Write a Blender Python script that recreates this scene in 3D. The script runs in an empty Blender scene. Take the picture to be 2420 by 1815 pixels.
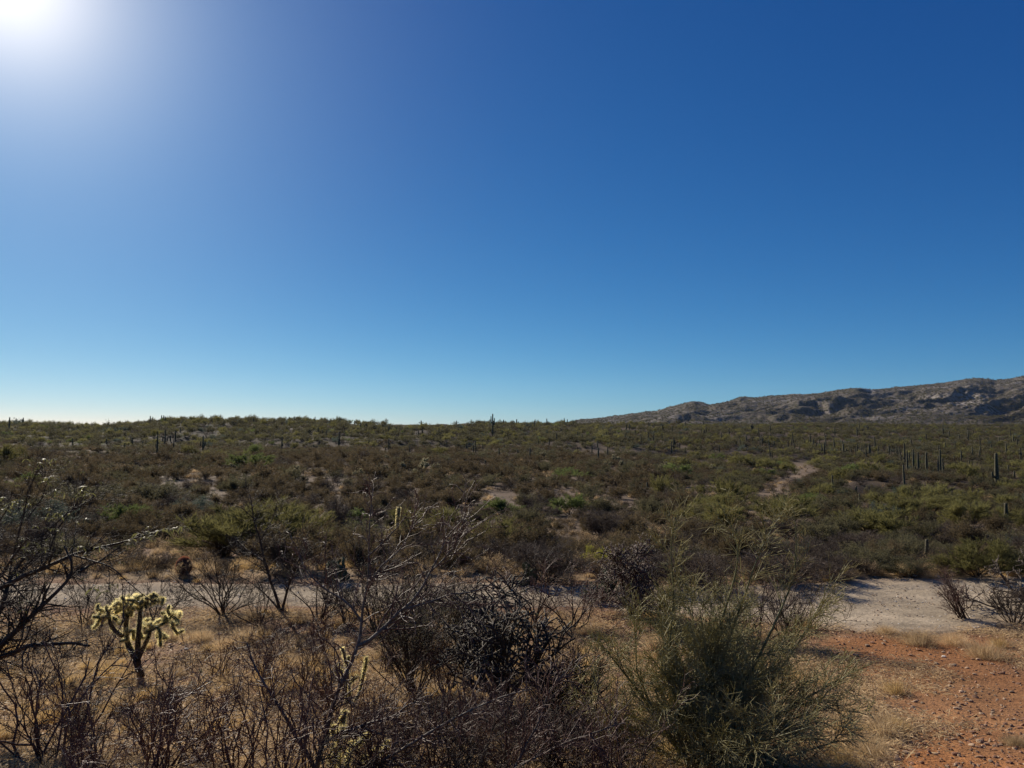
import bpy, math, zlib
import numpy as np
from math import radians, sin, cos, tan, pi

C = bpy.context.scene
col = C.collection

# ------------------------------------------------------------------ camera, sky, sun, exposure
PITCH = math.atan(95.5 / 1534.0)
CAMZ = 4.0
cam_d = bpy.data.cameras.new('camera')
cam_d.sensor_width = 34.6
cam_d.lens = 24.0
cam_d.clip_start = 0.1
cam_d.clip_end = 20000
cam = bpy.data.objects.new('camera', cam_d)
cam.location = (0, 0, CAMZ)
cam.rotation_euler = (pi / 2 + PITCH, 0, 0)
col.objects.link(cam)
C.camera = cam

SUN_AZ = radians(-36.6)      # to the left of the view axis
SUN_EL = radians(28.0)
SD = np.array([sin(SUN_AZ) * cos(SUN_EL), cos(SUN_AZ) * cos(SUN_EL), sin(SUN_EL)])
SKY_STRENGTH = 0.079
world = bpy.data.worlds.new('World')
C.world = world
world.use_nodes = True
nt = world.node_tree
nt.nodes.clear()
N = nt.nodes.new
L = nt.links.new
out = N('ShaderNodeOutputWorld')
bg = N('ShaderNodeBackground')
bg.inputs['Strength'].default_value = SKY_STRENGTH
sky = N('ShaderNodeTexSky')
sky.sky_type = 'NISHITA'
sky.sun_disc = False
sky.sun_elevation = SUN_EL
sky.sun_rotation = SUN_AZ
sky.altitude = 900
sky.air_density = 0.7
sky.dust_density = 0.22
sky.ozone_density = 3.0
# contrast of a phone picture: each channel of the clear sky on its own power curve
SKY_CURVE = ((0.1375, 1.59), (0.530, 1.06), (1.333, 0.70))
sep = N('ShaderNodeSeparateColor')
L(sky.outputs[0], sep.inputs[0])
com = N('ShaderNodeCombineColor')
for k_, (a_, g_) in enumerate(SKY_CURVE):
    p_ = N('ShaderNodeMath'); p_.operation = 'POWER'; p_.inputs[1].default_value = g_
    m_ = N('ShaderNodeMath'); m_.operation = 'MULTIPLY'; m_.inputs[1].default_value = a_
    L(sep.outputs[k_], p_.inputs[0]); L(p_.outputs[0], m_.inputs[0]); L(m_.outputs[0], com.inputs[k_])
# bright scattered light close round the sun, a function of the angle to the sun only
tc = N('ShaderNodeTexCoord')
dot = N('ShaderNodeVectorMath')
dot.operation = 'DOT_PRODUCT'
dot.inputs[1].default_value = SD
L(tc.outputs['Generated'], dot.inputs[0])
clampn = N('ShaderNodeMath')
clampn.operation = 'MAXIMUM'
clampn.inputs[1].default_value = 0.0
L(dot.outputs['Value'], clampn.inputs[0])
acc = com.outputs[0]
for expo, rgb in ((420.0, (5.0, 4.2, 3.2)), (110.0, (4.2, 3.4, 2.4)), (25.0, (0.9, 1.5, 1.65)), (12.0, (0.55, 0.1, 0.1))):
    pw = N('ShaderNodeMath')
    pw.operation = 'POWER'
    pw.inputs[1].default_value = expo
    L(clampn.outputs[0], pw.inputs[0])
    sc_ = N('ShaderNodeVectorMath')
    sc_.operation = 'SCALE'
    sc_.inputs[0].default_value = rgb
    L(pw.outputs[0], sc_.inputs['Scale'])
    ad = N('ShaderNodeVectorMath')
    ad.operation = 'ADD'
    L(acc, ad.inputs[0])
    L(sc_.outputs[0], ad.inputs[1])
    acc = ad.outputs[0]
L(acc, bg.inputs['Color'])
L(bg.outputs[0], out.inputs['Surface'])

sun_d = bpy.data.lights.new('sun', 'SUN')
sun_d.energy = 5.0
sun_d.angle = radians(0.5)
sun_d.color = (1.0, 0.91, 0.76)
sun = bpy.data.objects.new('sun', sun_d)
sun.rotation_euler = (pi / 2 - SUN_EL, 0, pi - SUN_AZ)
sun.location = (-20, 20, 40)
col.objects.link(sun)

C.view_settings.view_transform = 'Standard'
C.view_settings.look = 'None'
C.view_settings.exposure = 0.34
C.view_settings.gamma = 1.0
C.view_settings.use_curve_mapping = False
C.cycles.max_bounces = 5
C.cycles.diffuse_bounces = 3
C.cycles.transparent_max_bounces = 4
C.cycles.caustics_reflective = False
C.cycles.caustics_refractive = False

# ------------------------------------------------------------------ numbers and noise
def R_(name):
    return np.random.default_rng(zlib.crc32(name.encode()))

def unit(v):
    return v / np.maximum(np.linalg.norm(v, axis=-1, keepdims=True), 1e-9)

def _hash(ix, iy, seed):
    h = (ix.astype(np.int64) * 374761393 + iy.astype(np.int64) * 668265263 + seed * 1442695041) & 0xffffffff
    h = ((h ^ (h >> 13)) * 1274126177) & 0xffffffff
    h = h ^ (h >> 16)
    return (h & 0xffffff) / float(0xffffff)

def vnoise(x, y, seed=0):
    x = np.asarray(x, float); y = np.asarray(y, float)
    ix = np.floor(x); iy = np.floor(y)
    fx = x - ix; fy = y - iy
    fx = fx * fx * fx * (fx * (fx * 6 - 15) + 10); fy = fy * fy * fy * (fy * (fy * 6 - 15) + 10)
    a = _hash(ix, iy, seed); b = _hash(ix + 1, iy, seed); c = _hash(ix, iy + 1, seed); d = _hash(ix + 1, iy + 1, seed)
    return (a + (b - a) * fx + (c - a) * fy + (a - b - c + d) * fx * fy) * 2 - 1

def fbm(x, y, octaves=4, seed=0, gain=0.5):
    s = 0.0; a = 1.0; n = 0.0
    for o in range(octaves):
        s = s + a * vnoise(x * 2 ** o + 17.3 * o, y * 2 ** o - 9.1 * o, seed + o)
        n += a; a *= gain
    return s / n

def sstep(e0, e1, x):
    t = np.clip((x - e0) / (e1 - e0), 0, 1)
    return t * t * (3 - 2 * t)

# image geometry: reference picture coordinates are 2212 x 1659
def slope_of(py):
    t = (829.5 - np.asarray(py, float)) / 1534.0
    return (sin(PITCH) + t * cos(PITCH)) / (cos(PITCH) - t * sin(PITCH))

def u_of(px, py):
    t = (829.5 - py) / 1534.0
    return ((px - 1106.0) / 1534.0) / (cos(PITCH) - t * sin(PITCH))

def P3(px, py, Y):
    return np.array([u_of(px, py) * Y, Y, CAMZ + slope_of(py) * Y])

# ------------------------------------------------------------------ terrain height
_cols = np.array([0, 200, 300, 550, 800, 1106, 1400, 1700, 2000, 2212], float)
_Y = np.array([18.6, 25, 35, 50, 70, 100, 150, 200, 250, 300, 350, 420, 520, 650, 900, 1500, 7000], float)
_T = np.array([
    [1250, 1212, 1168, 1105, 1060, 1018, 990, 966, 944, 918, 924, 930, 935, 940, 940, 940, 934],
    [1250, 1212, 1168, 1105, 1060, 1018, 990, 970, 954, 936, 931, 930, 935, 940, 940, 940, 934],
    [1250, 1212, 1170, 1108, 1062, 1018, 988, 972, 944, 914, 919, 928, 935, 940, 940, 940, 934],
    [1250, 1212, 1172, 1115, 1065, 1018, 988, 974, 940, 908, 914, 928, 935, 940, 940, 940, 934],
    [1250, 1215, 1178, 1125, 1075, 1022, 990, 972, 948, 922, 919, 925, 935, 940, 940, 940, 934],
    [1250, 1220, 1192, 1145, 1100, 1038, 1000, 975, 950, 930, 919, 922, 930, 938, 940, 940, 934],
    [1250, 1225, 1198, 1155, 1112, 1055, 1012, 985, 962, 945, 932, 920, 921, 930, 938, 940, 934],
    [1250, 1230, 1205, 1162, 1118, 1068, 1030, 1005, 982, 962, 948, 934, 923, 918, 924, 935, 934],
    [1250, 1232, 1210, 1170, 1124, 1074, 1035, 1012, 990, 972, 958, 944, 931, 921, 918, 930, 934],
    [1250, 1232, 1210, 1170, 1124, 1076, 1038, 1015, 992, 974, 960, 946, 933, 923, 919, 930, 934]], float)
_Zt = CAMZ + slope_of(_T) * _Y[None, :]
_ncx = 64; _nly = 200
_cx = np.linspace(0, 2212, _ncx); _ly = np.linspace(math.log(18.6), math.log(7000), _nly)
_tmp = np.array([np.interp(_ly, np.log(_Y), r) for r in _Zt])
_G = np.array([np.interp(_cx, _cols, _tmp[:, j]) for j in range(_nly)]).T
def _blur(a, n, axis):
    k = np.ones(n) / n
    ap = np.concatenate([np.repeat(np.take(a, [0], axis), n, axis), a, np.repeat(np.take(a, [-1], axis), n, axis)], axis)
    ap = np.apply_along_axis(lambda m: np.convolve(m, k, 'same'), axis, ap)
    return np.take(ap, range(n, n + a.shape[axis]), axis)
_Gs = _blur(_blur(_G, 4, 0), 4, 1)
_near = np.array([[-3000, 4.0], [-60, 4.0], [-10, 2.9], [0, 2.5], [3, 1.9], [6, 1.13], [8, 0.75], [10.4, 0.37], [12, 0.18], [14, 0.03], [16, 0.0], [18.6, 0.05]])

ROADN_X = [-60, 2, 5, 7.8, 9.8, 12, 60]; ROADN = [16.4, 16.2, 14.8, 13.9, 14.7, 15.4, 15.8]
ROADF_X = [-60, 0, 6, 9, 14, 60]; ROADF = [18.5, 18.5, 18.2, 18.8, 19.3, 19.8]
def road_mask(x, y):
    n = 0.25 * fbm(x * 0.9, y * 0.9, 3, 77) + 0.12 * vnoise(x * 5, y * 5, 78)
    near = np.interp(x, ROADN_X, ROADN); far = np.interp(x, ROADF_X, ROADF)
    return np.clip(np.minimum(y - near + n, far - y + n) / 0.25 + 0.5, 0, 1)

def base_h(x, y):
    x = np.asarray(x, float); y = np.asarray(y, float)
    hn = np.interp(y, _near[:, 0], _near[:, 1])
    yy = np.maximum(y, 18.6)
    ci = np.clip((x / yy * 1534.0 + 1106.0) / 2212.0, 0, 1) * (_ncx - 1)
    li = np.clip((np.log(yy) - _ly[0]) / (_ly[-1] - _ly[0]), 0, 1) * (_nly - 1)
    i = np.clip(ci.astype(int), 0, _ncx - 2); j = np.clip(li.astype(int), 0, _nly - 2)
    a = ci - i; b = li - j
    hf = _Gs[i, j] * (1 - a) * (1 - b) + _Gs[i + 1, j] * a * (1 - b) + _Gs[i, j + 1] * (1 - a) * b + _Gs[i + 1, j + 1] * a * b
    w = sstep(17.5, 22, y)
    return hn * (1 - w) + hf * w

def relief(x, y):
    far = sstep(24, 70, y)
    r = far * (0.85 * fbm(x / 26, y / 34, 3, 5) + 0.36 * fbm(x / 9, y / 11, 2, 9)) * np.clip(y / 110, 0.5, 1.8)
    # small gullies cut into the slopes
    g = 1 - np.abs(fbm(x / 38 + 3, y / 70, 3, 15)) * 5
    r = r - 0.9 * np.clip(g, 0, 1) ** 2 * far * sstep(40, 120, y)
    # a steep bank facing the viewer, beyond the wash, and a dark terrace on the hill
    c = x / np.maximum(y, 1) * 1534 + 1106
    bank = sstep(1790, 1850, c) * (1 - sstep(2090, 2140, c))
    yb = 118 + 5 * vnoise(x / 12, 0 * x, 31)
    r = r + bank * 1.3 * (sstep(yb - 9, yb, y) - sstep(yb, yb + 70, y)) - bank * 1.2 * np.exp(-((y - yb + 14) / 9) ** 2)
    bank2 = sstep(480, 560, c) * (1 - sstep(960, 1100, c))
    r = r + bank2 * 1.2 * (sstep(212, 232, y) - sstep(232, 300, y))
    return r

def track_mask(x, y):
    """red dirt track from the road down to the lower right"""
    edge = np.interp(y, [3, 6, 8, 10, 12, 14], [2.7, 3.0, 3.9, 4.6, 5.2, 6.0])
    n = 0.45 * fbm(x * 0.8, y * 0.8, 3, 61)
    m = sstep(-0.5, 0.6, x - edge + n)
    grassy = sstep(1.2, 2.2, x - np.interp(y, [3, 6, 9, 10.5, 11.5, 14], [30, 30, 6.4, 6.3, 6.3, 7.8]) + n)
    return m * (1 - 0.8 * grassy) * (1 - sstep(13.2, 14.2, y)) * sstep(-2, 2, y + 4)

def h(x, y):
    x = np.asarray(x, float); y = np.asarray(y, float)
    m = road_mask(x, y)
    z = base_h(x, y) + relief(x, y)
    micro = (0.05 * fbm(x * 0.9, y * 0.9, 3, 40) + 0.028 * fbm(x * 4, y * 4, 4, 44) + 0.014 * np.abs(vnoise(x * 17, y * 17, 49))) * (1 - m)
    micro = micro * np.where(y > 60, 0.6, 1.0)
    micro = micro * np.where(y < 15, 1 - 0.65 * track_mask(x, y), 1.0)
    return z + micro - 0.06 * m

def hs(x, y):
    return float(h(np.array([x]), np.array([y]))[0])

def hit(px, py, ymax=1400):
    ys = np.exp(np.linspace(math.log(3.0), math.log(ymax), 2600))
    s = slope_of(py); u = u_of(px, py)
    d = CAMZ + s * ys - h(u * ys, ys)
    k = np.where(d < 0)[0]
    if len(k) == 0:
        k = [int(np.argmin(d[ys > 60])) + int((ys <= 60).sum())]
    Y = ys[k[0]]
    return np.array([u * Y, Y, hs(u * Y, Y)])

# ------------------------------------------------------------------ materials
def new_mat(name):
    m = bpy.data.materials.new(name)
    m.use_nodes = True
    t = m.node_tree
    t.nodes.clear()
    return m, t

def _ramp(t, fac, stops):
    r = t.nodes.new('ShaderNodeValToRGB')
    e = r.color_ramp.elements
    while len(e) < len(stops):
        e.new(0.5)
    for k, (p, c) in enumerate(stops):
        e[k].position = p
        e[k].color = (*c, 1)
    t.links.new(fac, r.inputs[0])
    return r.outputs[0]

def _noise(t, scale, detail=4, rough=0.6, vec=None):
    n = t.nodes.new('ShaderNodeTexNoise')
    n.inputs['Scale'].default_value = scale
    n.inputs['Detail'].default_value = detail
    n.inputs['Roughness'].default_value = rough
    if vec is not None:
        t.links.new(vec, n.inputs['Vector'])
    return n.outputs['Fac']

def plant_mat(name, c0, c1, trans=0.0, rough=0.8, scale=3.0, spec=0.15, tcol=None, bump=0.0, rnd=0.25):
    """bark, twig or leaf: two colours mixed by noise, varied per plant, optionally letting light through"""
    m, t = new_mat(name)
    Nn = t.nodes.new; Ln = t.links.new
    tcd = Nn('ShaderNodeTexCoord')
    f = _noise(t, scale, 3, 0.6, tcd.outputs['Object'])
    c = _ramp(t, f, [(0.3, c0), (0.7, c1)])
    oi = Nn('ShaderNodeObjectInfo')
    mr = Nn('ShaderNodeMapRange')
    mr.inputs['To Min'].default_value = 1 - rnd
    mr.inputs['To Max'].default_value = 1 + rnd
    Ln(oi.outputs['Random'], mr.inputs['Value'])
    hsv = Nn('ShaderNodeHueSaturation')
    Ln(c, hsv.inputs['Color'])
    Ln(mr.outputs[0], hsv.inputs['Value'])
    b = Nn('ShaderNodeBsdfPrincipled')
    b.inputs['Roughness'].default_value = rough
    b.inputs['Specular IOR Level'].default_value = spec
    Ln(hsv.outputs[0], b.inputs['Base Color'])
    if bump:
        bp = Nn('ShaderNodeBump')
        bp.inputs['Strength'].default_value = bump
        bp.inputs['Distance'].default_value = 0.01
        Ln(_noise(t, 90, 3, 0.7, tcd.outputs['Object']), bp.inputs['Height'])
        Ln(bp.outputs[0], b.inputs['Normal'])
    o = Nn('ShaderNodeOutputMaterial')
    if trans > 0:
        tr = Nn('ShaderNodeBsdfTranslucent')
        hs2 = Nn('ShaderNodeHueSaturation')
        hs2.inputs['Value'].default_value = 1.35
        Ln(hsv.outputs[0], hs2.inputs['Color'])
        if tcol:
            tr.inputs['Color'].default_value = (*tcol, 1)
        else:
            Ln(hs2.outputs[0], tr.inputs['Color'])
        mx = Nn('ShaderNodeMixShader')
        mx.inputs[0].default_value = trans
        Ln(b.outputs[0], mx.inputs[1])
        Ln(tr.outputs[0], mx.inputs[2])
        Ln(mx.outputs[0], o.inputs['Surface'])
    else:
        Ln(b.outputs[0], o.inputs['Surface'])
    return m

M = {}
M['bark_dark'] = plant_mat('bark_dark', (0.028, 0.019, 0.013), (0.088, 0.060, 0.042), rough=0.6, scale=20, bump=0.6)
M['bark_grey'] = plant_mat('bark_grey', (0.070, 0.054, 0.042), (0.22, 0.175, 0.14), rough=0.6, scale=25, bump=0.5, spec=0.22)
M['twig_red'] = plant_mat('twig_red', (0.058, 0.025, 0.018), (0.165, 0.090, 0.066), rough=0.52, scale=12, spec=0.26)
M['twig_grey'] = plant_mat('twig_grey', (0.060, 0.043, 0.031), (0.13, 0.098, 0.075), rough=0.7, scale=5, trans=0.15)
M['twig_green'] = plant_mat('twig_green', (0.10, 0.095, 0.035), (0.26, 0.24, 0.10), rough=0.5, scale=6, spec=0.35, trans=0.2)
M['twig_lime'] = plant_mat('twig_lime', (0.31, 0.275, 0.12), (0.58, 0.52, 0.27), rough=0.5, scale=6, spec=0.3, trans=0.38)
M['leaf_palo'] = plant_mat('leaf_palo', (0.112, 0.104, 0.037), (0.205, 0.186, 0.070), trans=0.47, scale=2)
M['leaf_green'] = plant_mat('leaf_green', (0.088, 0.112, 0.034), (0.155, 0.182, 0.060), trans=0.47, scale=2)
M['leaf_olive'] = plant_mat('leaf_olive', (0.075, 0.068, 0.036), (0.140, 0.124, 0.066), trans=0.38, scale=2)
M['leaf_rust'] = plant_mat('leaf_rust', (0.078, 0.058, 0.031), (0.140, 0.104, 0.056), trans=0.34, scale=2)
M['leaf_sage'] = plant_mat('leaf_sage', (0.065, 0.080, 0.060), (0.12, 0.14, 0.105), trans=0.35, scale=2)
M['leaf_yellow'] = plant_mat('leaf_yellow', (0.17, 0.16, 0.03), (0.26, 0.24, 0.05), trans=0.5, scale=2)
M['leaf_mesquite'] = plant_mat('leaf_mesquite', (0.10, 0.11, 0.035), (0.26, 0.24, 0.09), trans=0.5, scale=3, rough=0.5, spec=0.3)
M['straw'] = plant_mat('straw', (0.30, 0.20, 0.10), (0.62, 0.47, 0.28), trans=0.4, scale=5, rough=0.6)
M['straw_gold'] = plant_mat('straw_gold', (0.36, 0.23, 0.085), (0.58, 0.42, 0.20), trans=0.45, scale=5, rough=0.6)
M['cactus_green'] = plant_mat('cactus_green', (0.050, 0.065, 0.030), (0.10, 0.115, 0.055), rough=0.7, scale=9, bump=0.4)
M['saguaro_skin'] = plant_mat('saguaro_skin', (0.055, 0.050, 0.030), (0.110, 0.098, 0.060), rough=0.75, scale=4)
M['cholla_old'] = plant_mat('cholla_old', (0.030, 0.021, 0.014), (0.085, 0.060, 0.038), rough=0.8, scale=14, bump=0.6)
M['spine_gold'] = plant_mat('spine_gold', (0.66, 0.55, 0.24), (0.85, 0.76, 0.42), trans=0.65, scale=6, rough=0.4, spec=0.4)
M['spine_straw'] = plant_mat('spine_straw', (0.30, 0.26, 0.15), (0.45, 0.40, 0.25), trans=0.45, scale=6, rough=0.5)
M['spine_pale'] = plant_mat('spine_pale', (0.45, 0.40, 0.30), (0.65, 0.60, 0.48), trans=0.5, scale=6, rough=0.4, spec=0.4)
M['spine_red'] = plant_mat('spine_red', (0.24, 0.07, 0.035), (0.38, 0.14, 0.07), trans=0.4, scale=6, rough=0.5)
M['cholla_dark'] = plant_mat('cholla_dark', (0.034, 0.023, 0.016), (0.115, 0.075, 0.052), rough=0.6, scale=16, spec=0.25, bump=0.7)
M['fruit_pale'] = plant_mat('fruit_pale', (0.30, 0.30, 0.12), (0.50, 0.46, 0.20), rough=0.5, scale=8, trans=0.3)

def rock_mat(name, c0, c1):
    m, t = new_mat(name)
    Nn = t.nodes.new; Ln = t.links.new
    tcd = Nn('ShaderNodeTexCoord')
    f = _noise(t, 14, 5, 0.65, tcd.outputs['Object'])
    c = _ramp(t, f, [(0.3, c0), (0.7, c1)])
    oi = Nn('ShaderNodeObjectInfo')
    mr = Nn('ShaderNodeMapRange')
    mr.inputs['To Min'].default_value = 0.6
    mr.inputs['To Max'].default_value = 1.5
    Ln(oi.outputs['Random'], mr.inputs['Value'])
    hsv = Nn('ShaderNodeHueSaturation')
    Ln(c, hsv.inputs['Color'])
    Ln(mr.outputs[0], hsv.inputs['Value'])
    b = Nn('ShaderNodeBsdfPrincipled')
    b.inputs['Roughness'].default_value = 0.75
    b.inputs['Specular IOR Level'].default_value = 0.3
    Ln(hsv.outputs[0], b.inputs['Base Color'])
    bp = Nn('ShaderNodeBump')
    bp.inputs['Strength'].default_value = 0.5
    bp.inputs['Distance'].default_value = 0.01
    Ln(_noise(t, 60, 4, 0.7, tcd.outputs['Object']), bp.inputs['Height'])
    Ln(bp.outputs[0], b.inputs['Normal'])
    o = Nn('ShaderNodeOutputMaterial')
    Ln(b.outputs[0], o.inputs['Surface'])
    return m
M['rock_tan'] = rock_mat('rock_tan', (0.24, 0.15, 0.09), (0.44, 0.31, 0.20))
M['rock_red'] = rock_mat('rock_red', (0.17, 0.075, 0.04), (0.32, 0.17, 0.10))
M['rock_white'] = rock_mat('rock_white', (0.50, 0.45, 0.38), (0.70, 0.65, 0.58))
M['rock_grey'] = rock_mat('rock_grey', (0.12, 0.10, 0.09), (0.26, 0.22, 0.19))

def soil_mat(name, fine, bump, dist):
    m, t = new_mat(name)
    Nn = t.nodes.new; Ln = t.links.new
    at = Nn('ShaderNodeAttribute')
    at.attribute_name = 'soil'
    geo = Nn('ShaderNodeNewGeometry')
    pos = geo.outputs['Position']
    n1 = _noise(t, fine, 6, 0.7, pos)
    n2 = _noise(t, fine * 9, 4, 0.7, pos)
    n3 = _noise(t, 0.35, 4, 0.6, pos)
    def mulv(c, fac, a, b):
        r = Nn('ShaderNodeMapRange')
        r.inputs['From Min'].default_value = 0.3
        r.inputs['From Max'].default_value = 0.7
        r.inputs['To Min'].default_value = a
        r.inputs['To Max'].default_value = b
        Ln(fac, r.inputs['Value'])
        v = Nn('ShaderNodeVectorMath')
        v.operation = 'SCALE'
        Ln(c, v.inputs[0])
        Ln(r.outputs[0], v.inputs['Scale'])
        return v.outputs[0]
    c = mulv(at.outputs['Color'], n1, 0.72, 1.25)
    c = mulv(c, n2, 0.75, 1.25)
    c = mulv(c, n3, 0.85, 1.15)
    vo = Nn('ShaderNodeTexVoronoi')
    vo.inputs['Scale'].default_value = fine * 7
    vo.inputs['Randomness'].default_value = 1.0
    wn = Nn('ShaderNodeTexNoise')
    wn.inputs['Scale'].default_value = fine * 4
    Ln(pos, wn.inputs['Vector'])
    wv = Nn('ShaderNodeVectorMath')
    wv.operation = 'MULTIPLY_ADD'
    wv.inputs[1].default_value = (0.25, 0.25, 0.25)
    Ln(wn.outputs['Color'], wv.inputs[0])
    Ln(pos, wv.inputs[2])
    Ln(wv.outputs[0], vo.inputs['Vector'])
    b = Nn('ShaderNodeBsdfPrincipled')
    b.inputs['Roughness'].default_value = 0.95
    b.inputs['Specular IOR Level'].default_value = 0.1
    Ln(c, b.inputs['Base Color'])
    ad = Nn('ShaderNodeMath')
    ad.operation = 'MULTIPLY_ADD'
    ad.inputs[1].default_value = 2.2
    Ln(n2, ad.inputs[0])
    Ln(vo.outputs['Distance'], ad.inputs[2])
    bp = Nn('ShaderNodeBump')
    bp.inputs['Strength'].default_value = bump
    bp.inputs['Distance'].default_value = dist
    Ln(ad.outputs[0], bp.inputs['Height'])
    Ln(bp.outputs[0], b.inputs['Normal'])
    o = Nn('ShaderNodeOutputMaterial')
    Ln(b.outputs[0], o.inputs['Surface'])
    return m
M['soil'] = soil_mat('desert_soil', 2.2, 0.7, 0.022)
M['road'] = soil_mat('road_gravel', 1.6, 0.6, 0.012)

def mountain_mat():
    m, t = new_mat('mountain_rock')
    Nn = t.nodes.new; Ln = t.links.new
    geo = Nn('ShaderNodeNewGeometry')
    pos = geo.outputs['Position']
    mp = Nn('ShaderNodeMapping')
    mp.inputs['Scale'].default_value = (1, 0.55, 2.4)
    mp.inputs['Rotation'].default_value = (0, radians(12), 0)
    Ln(pos, mp.inputs['Vector'])
    a = _noise(t, 0.0065, 9, 0.68, mp.outputs[0])
    c = _ramp(t, a, [(0.38, (0.085, 0.069, 0.050)), (0.49, (0.125, 0.102, 0.079)), (0.56, (0.175, 0.148, 0.126)), (0.66, (0.32, 0.28, 0.25))])
    # scrub dotted over the slopes
    v = Nn('ShaderNodeTexVoronoi')
    v.inputs['Scale'].default_value = 0.07
    Ln(pos, v.inputs['Vector'])
    s = _ramp(t, v.outputs['Distance'], [(0.30, (1, 1, 1)), (0.5, (0, 0, 0))])
    n = _noise(t, 0.012, 4, 0.6, pos)
    gate = _ramp(t, n, [(0.30, (0.35, 0.35, 0.35)), (0.55, (0.95, 0.95, 0.95))])
    f = Nn('ShaderNodeMix'); f.data_type = 'RGBA'; f.blend_type = 'MULTIPLY'
    f.inputs['Factor'].default_value = 1
    Ln(s, f.inputs['A']); Ln(gate, f.inputs['B'])
    mx = Nn('ShaderNodeMix'); mx.data_type = 'RGBA'
    Ln(f.outputs['Result'], mx.inputs['Factor'])
    Ln(c, mx.inputs['A'])
    mx.inputs['B'].default_value = (0.050, 0.050, 0.026, 1)
    b = Nn('ShaderNodeBsdfPrincipled')
    b.inputs['Roughness'].default_value = 0.95
    b.inputs['Specular IOR Level'].default_value = 0.1
    Ln(mx.outputs['Result'], b.inputs['Base Color'])
    bp = Nn('ShaderNodeBump')
    bp.inputs['Strength'].default_value = 1.0
    bp.inputs['Distance'].default_value = 15.0
    Ln(_noise(t, 0.02, 8, 0.72, mp.outputs[0]), bp.inputs['Height'])
    Ln(bp.outputs[0], b.inputs['Normal'])
    o = Nn('ShaderNodeOutputMaterial')
    Ln(b.outputs[0], o.inputs['Surface'])
    return m
M['mountain'] = mountain_mat()

# ------------------------------------------------------------------ mesh helpers
def mesh_np(name, V, faces, mats, smooth=False, midx=None):
    """V (n,3); faces: list of (k,3) or (k,4) index arrays; midx: material index per array"""
    me = bpy.data.meshes.new(name)
    V = np.ascontiguousarray(V, np.float32)
    faces = [np.asarray(f, np.int32) for f in faces if len(f)]
    loops = np.concatenate([f.ravel() for f in faces])
    tot = np.concatenate([np.full(len(f), f.shape[1], np.int32) for f in faces])
    start = np.concatenate([[0], np.cumsum(tot)[:-1]]).astype(np.int32)
    me.vertices.add(len(V))
    me.vertices.foreach_set('co', V.ravel())
    me.loops.add(len(loops))
    me.loops.foreach_set('vertex_index', loops)
    me.polygons.add(len(tot))
    me.polygons.foreach_set('loop_start', start)
    me.polygons.foreach_set('loop_total', tot)
    if smooth:
        me.polygons.foreach_set('use_smooth', np.ones(len(tot), bool))
    for m in (mats if isinstance(mats, (list, tuple)) else [mats]):
        me.materials.append(m)
    if midx is not None:
        mi = np.concatenate([np.full(len(f), k, np.int32) for f, k in zip(faces, midx)])
        me.polygons.foreach_set('material_index', mi)
    me.update(calc_edges=True)
    me.validate()
    return me

class MB:
    def __init__(s):
        s.V = []; s.F = []; s.K = []; s.n = 0
    def add(s, V, F, k=0):
        s.V.append(V); s.F.append(np.asarray(F) + s.n); s.K.append(k); s.n += len(V)
        return s
    def mesh(s, name, mats, smooth=False):
        return mesh_np(name, np.concatenate(s.V), s.F, mats, smooth, s.K)
    def tubes(s, P, R, k=3, mat=0, ribs=0.0, cap=False):
        B, Nn, _ = P.shape
        T = np.empty_like(P)
        T[:, 1:-1] = P[:, 2:] - P[:, :-2]; T[:, 0] = P[:, 1] - P[:, 0]; T[:, -1] = P[:, -1] - P[:, -2]
        T = unit(T)
        mean = unit(P[:, -1] - P[:, 0] + 1e-6)
        ref = np.where(np.abs(mean[:, 2:3]) > 0.75, np.array([[1.0, 0.13, 0.0]]), np.array([[0.05, 0.1, 1.0]]))[:, None, :]
        U = unit(np.cross(T, np.broadcast_to(ref, T.shape)))
        W = np.cross(T, U)
        a = np.arange(k) / k * 2 * pi
        rr = R[:, :, None, None] * (1 + ribs * (np.arange(k) % 2 * 2 - 1))[None, None, :, None]
        V = P[:, :, None, :] + (U[:, :, None, :] * np.cos(a)[None, None, :, None] + W[:, :, None, :] * np.sin(a)[None, None, :, None]) * rr
        idx = np.arange(B * Nn * k).reshape(B, Nn, k)
        q = np.stack([idx[:, :-1, :], np.roll(idx[:, :-1, :], -1, 2), np.roll(idx[:, 1:, :], -1, 2), idx[:, 1:, :]], -1).reshape(-1, 4)
        s.add(V.reshape(-1, 3), q, mat)
        return s
    def blades(s, Q, D, Ln, Wd, rng, mat=0, mid=False):
        """single triangles (or bent two-piece blades) from Q along D"""
        n = len(Q)
        side = unit(np.cross(D, rng.normal(size=(n, 3)))) * np.reshape(Wd, (-1, 1)) * 0.5
        Lc = np.reshape(Ln, (-1, 1))
        if not mid:
            V = np.stack([Q - side, Q + side, Q + D * Lc], 1)
            s.add(V.reshape(-1, 3), np.arange(n * 3).reshape(n, 3), mat)
        else:
            bend = rng.normal(0, 0.25, (n, 3)); bend[:, 2] -= 0.15
            m1 = Q + D * Lc * 0.55
            tip = m1 + unit(D + bend) * Lc * 0.45
            V = np.stack([Q - side * .6, Q + side * .6, m1 + side, m1 - side, tip], 1)
            i = np.arange(n)[:, None] * 5
            s.add(V.reshape(-1, 3), i + np.array([[0, 1, 2, 3]]), mat)
            s.F.append(i + np.array([[3, 2, 4]]) + s.n - n * 5); s.K.append(mat)
        return s

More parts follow.
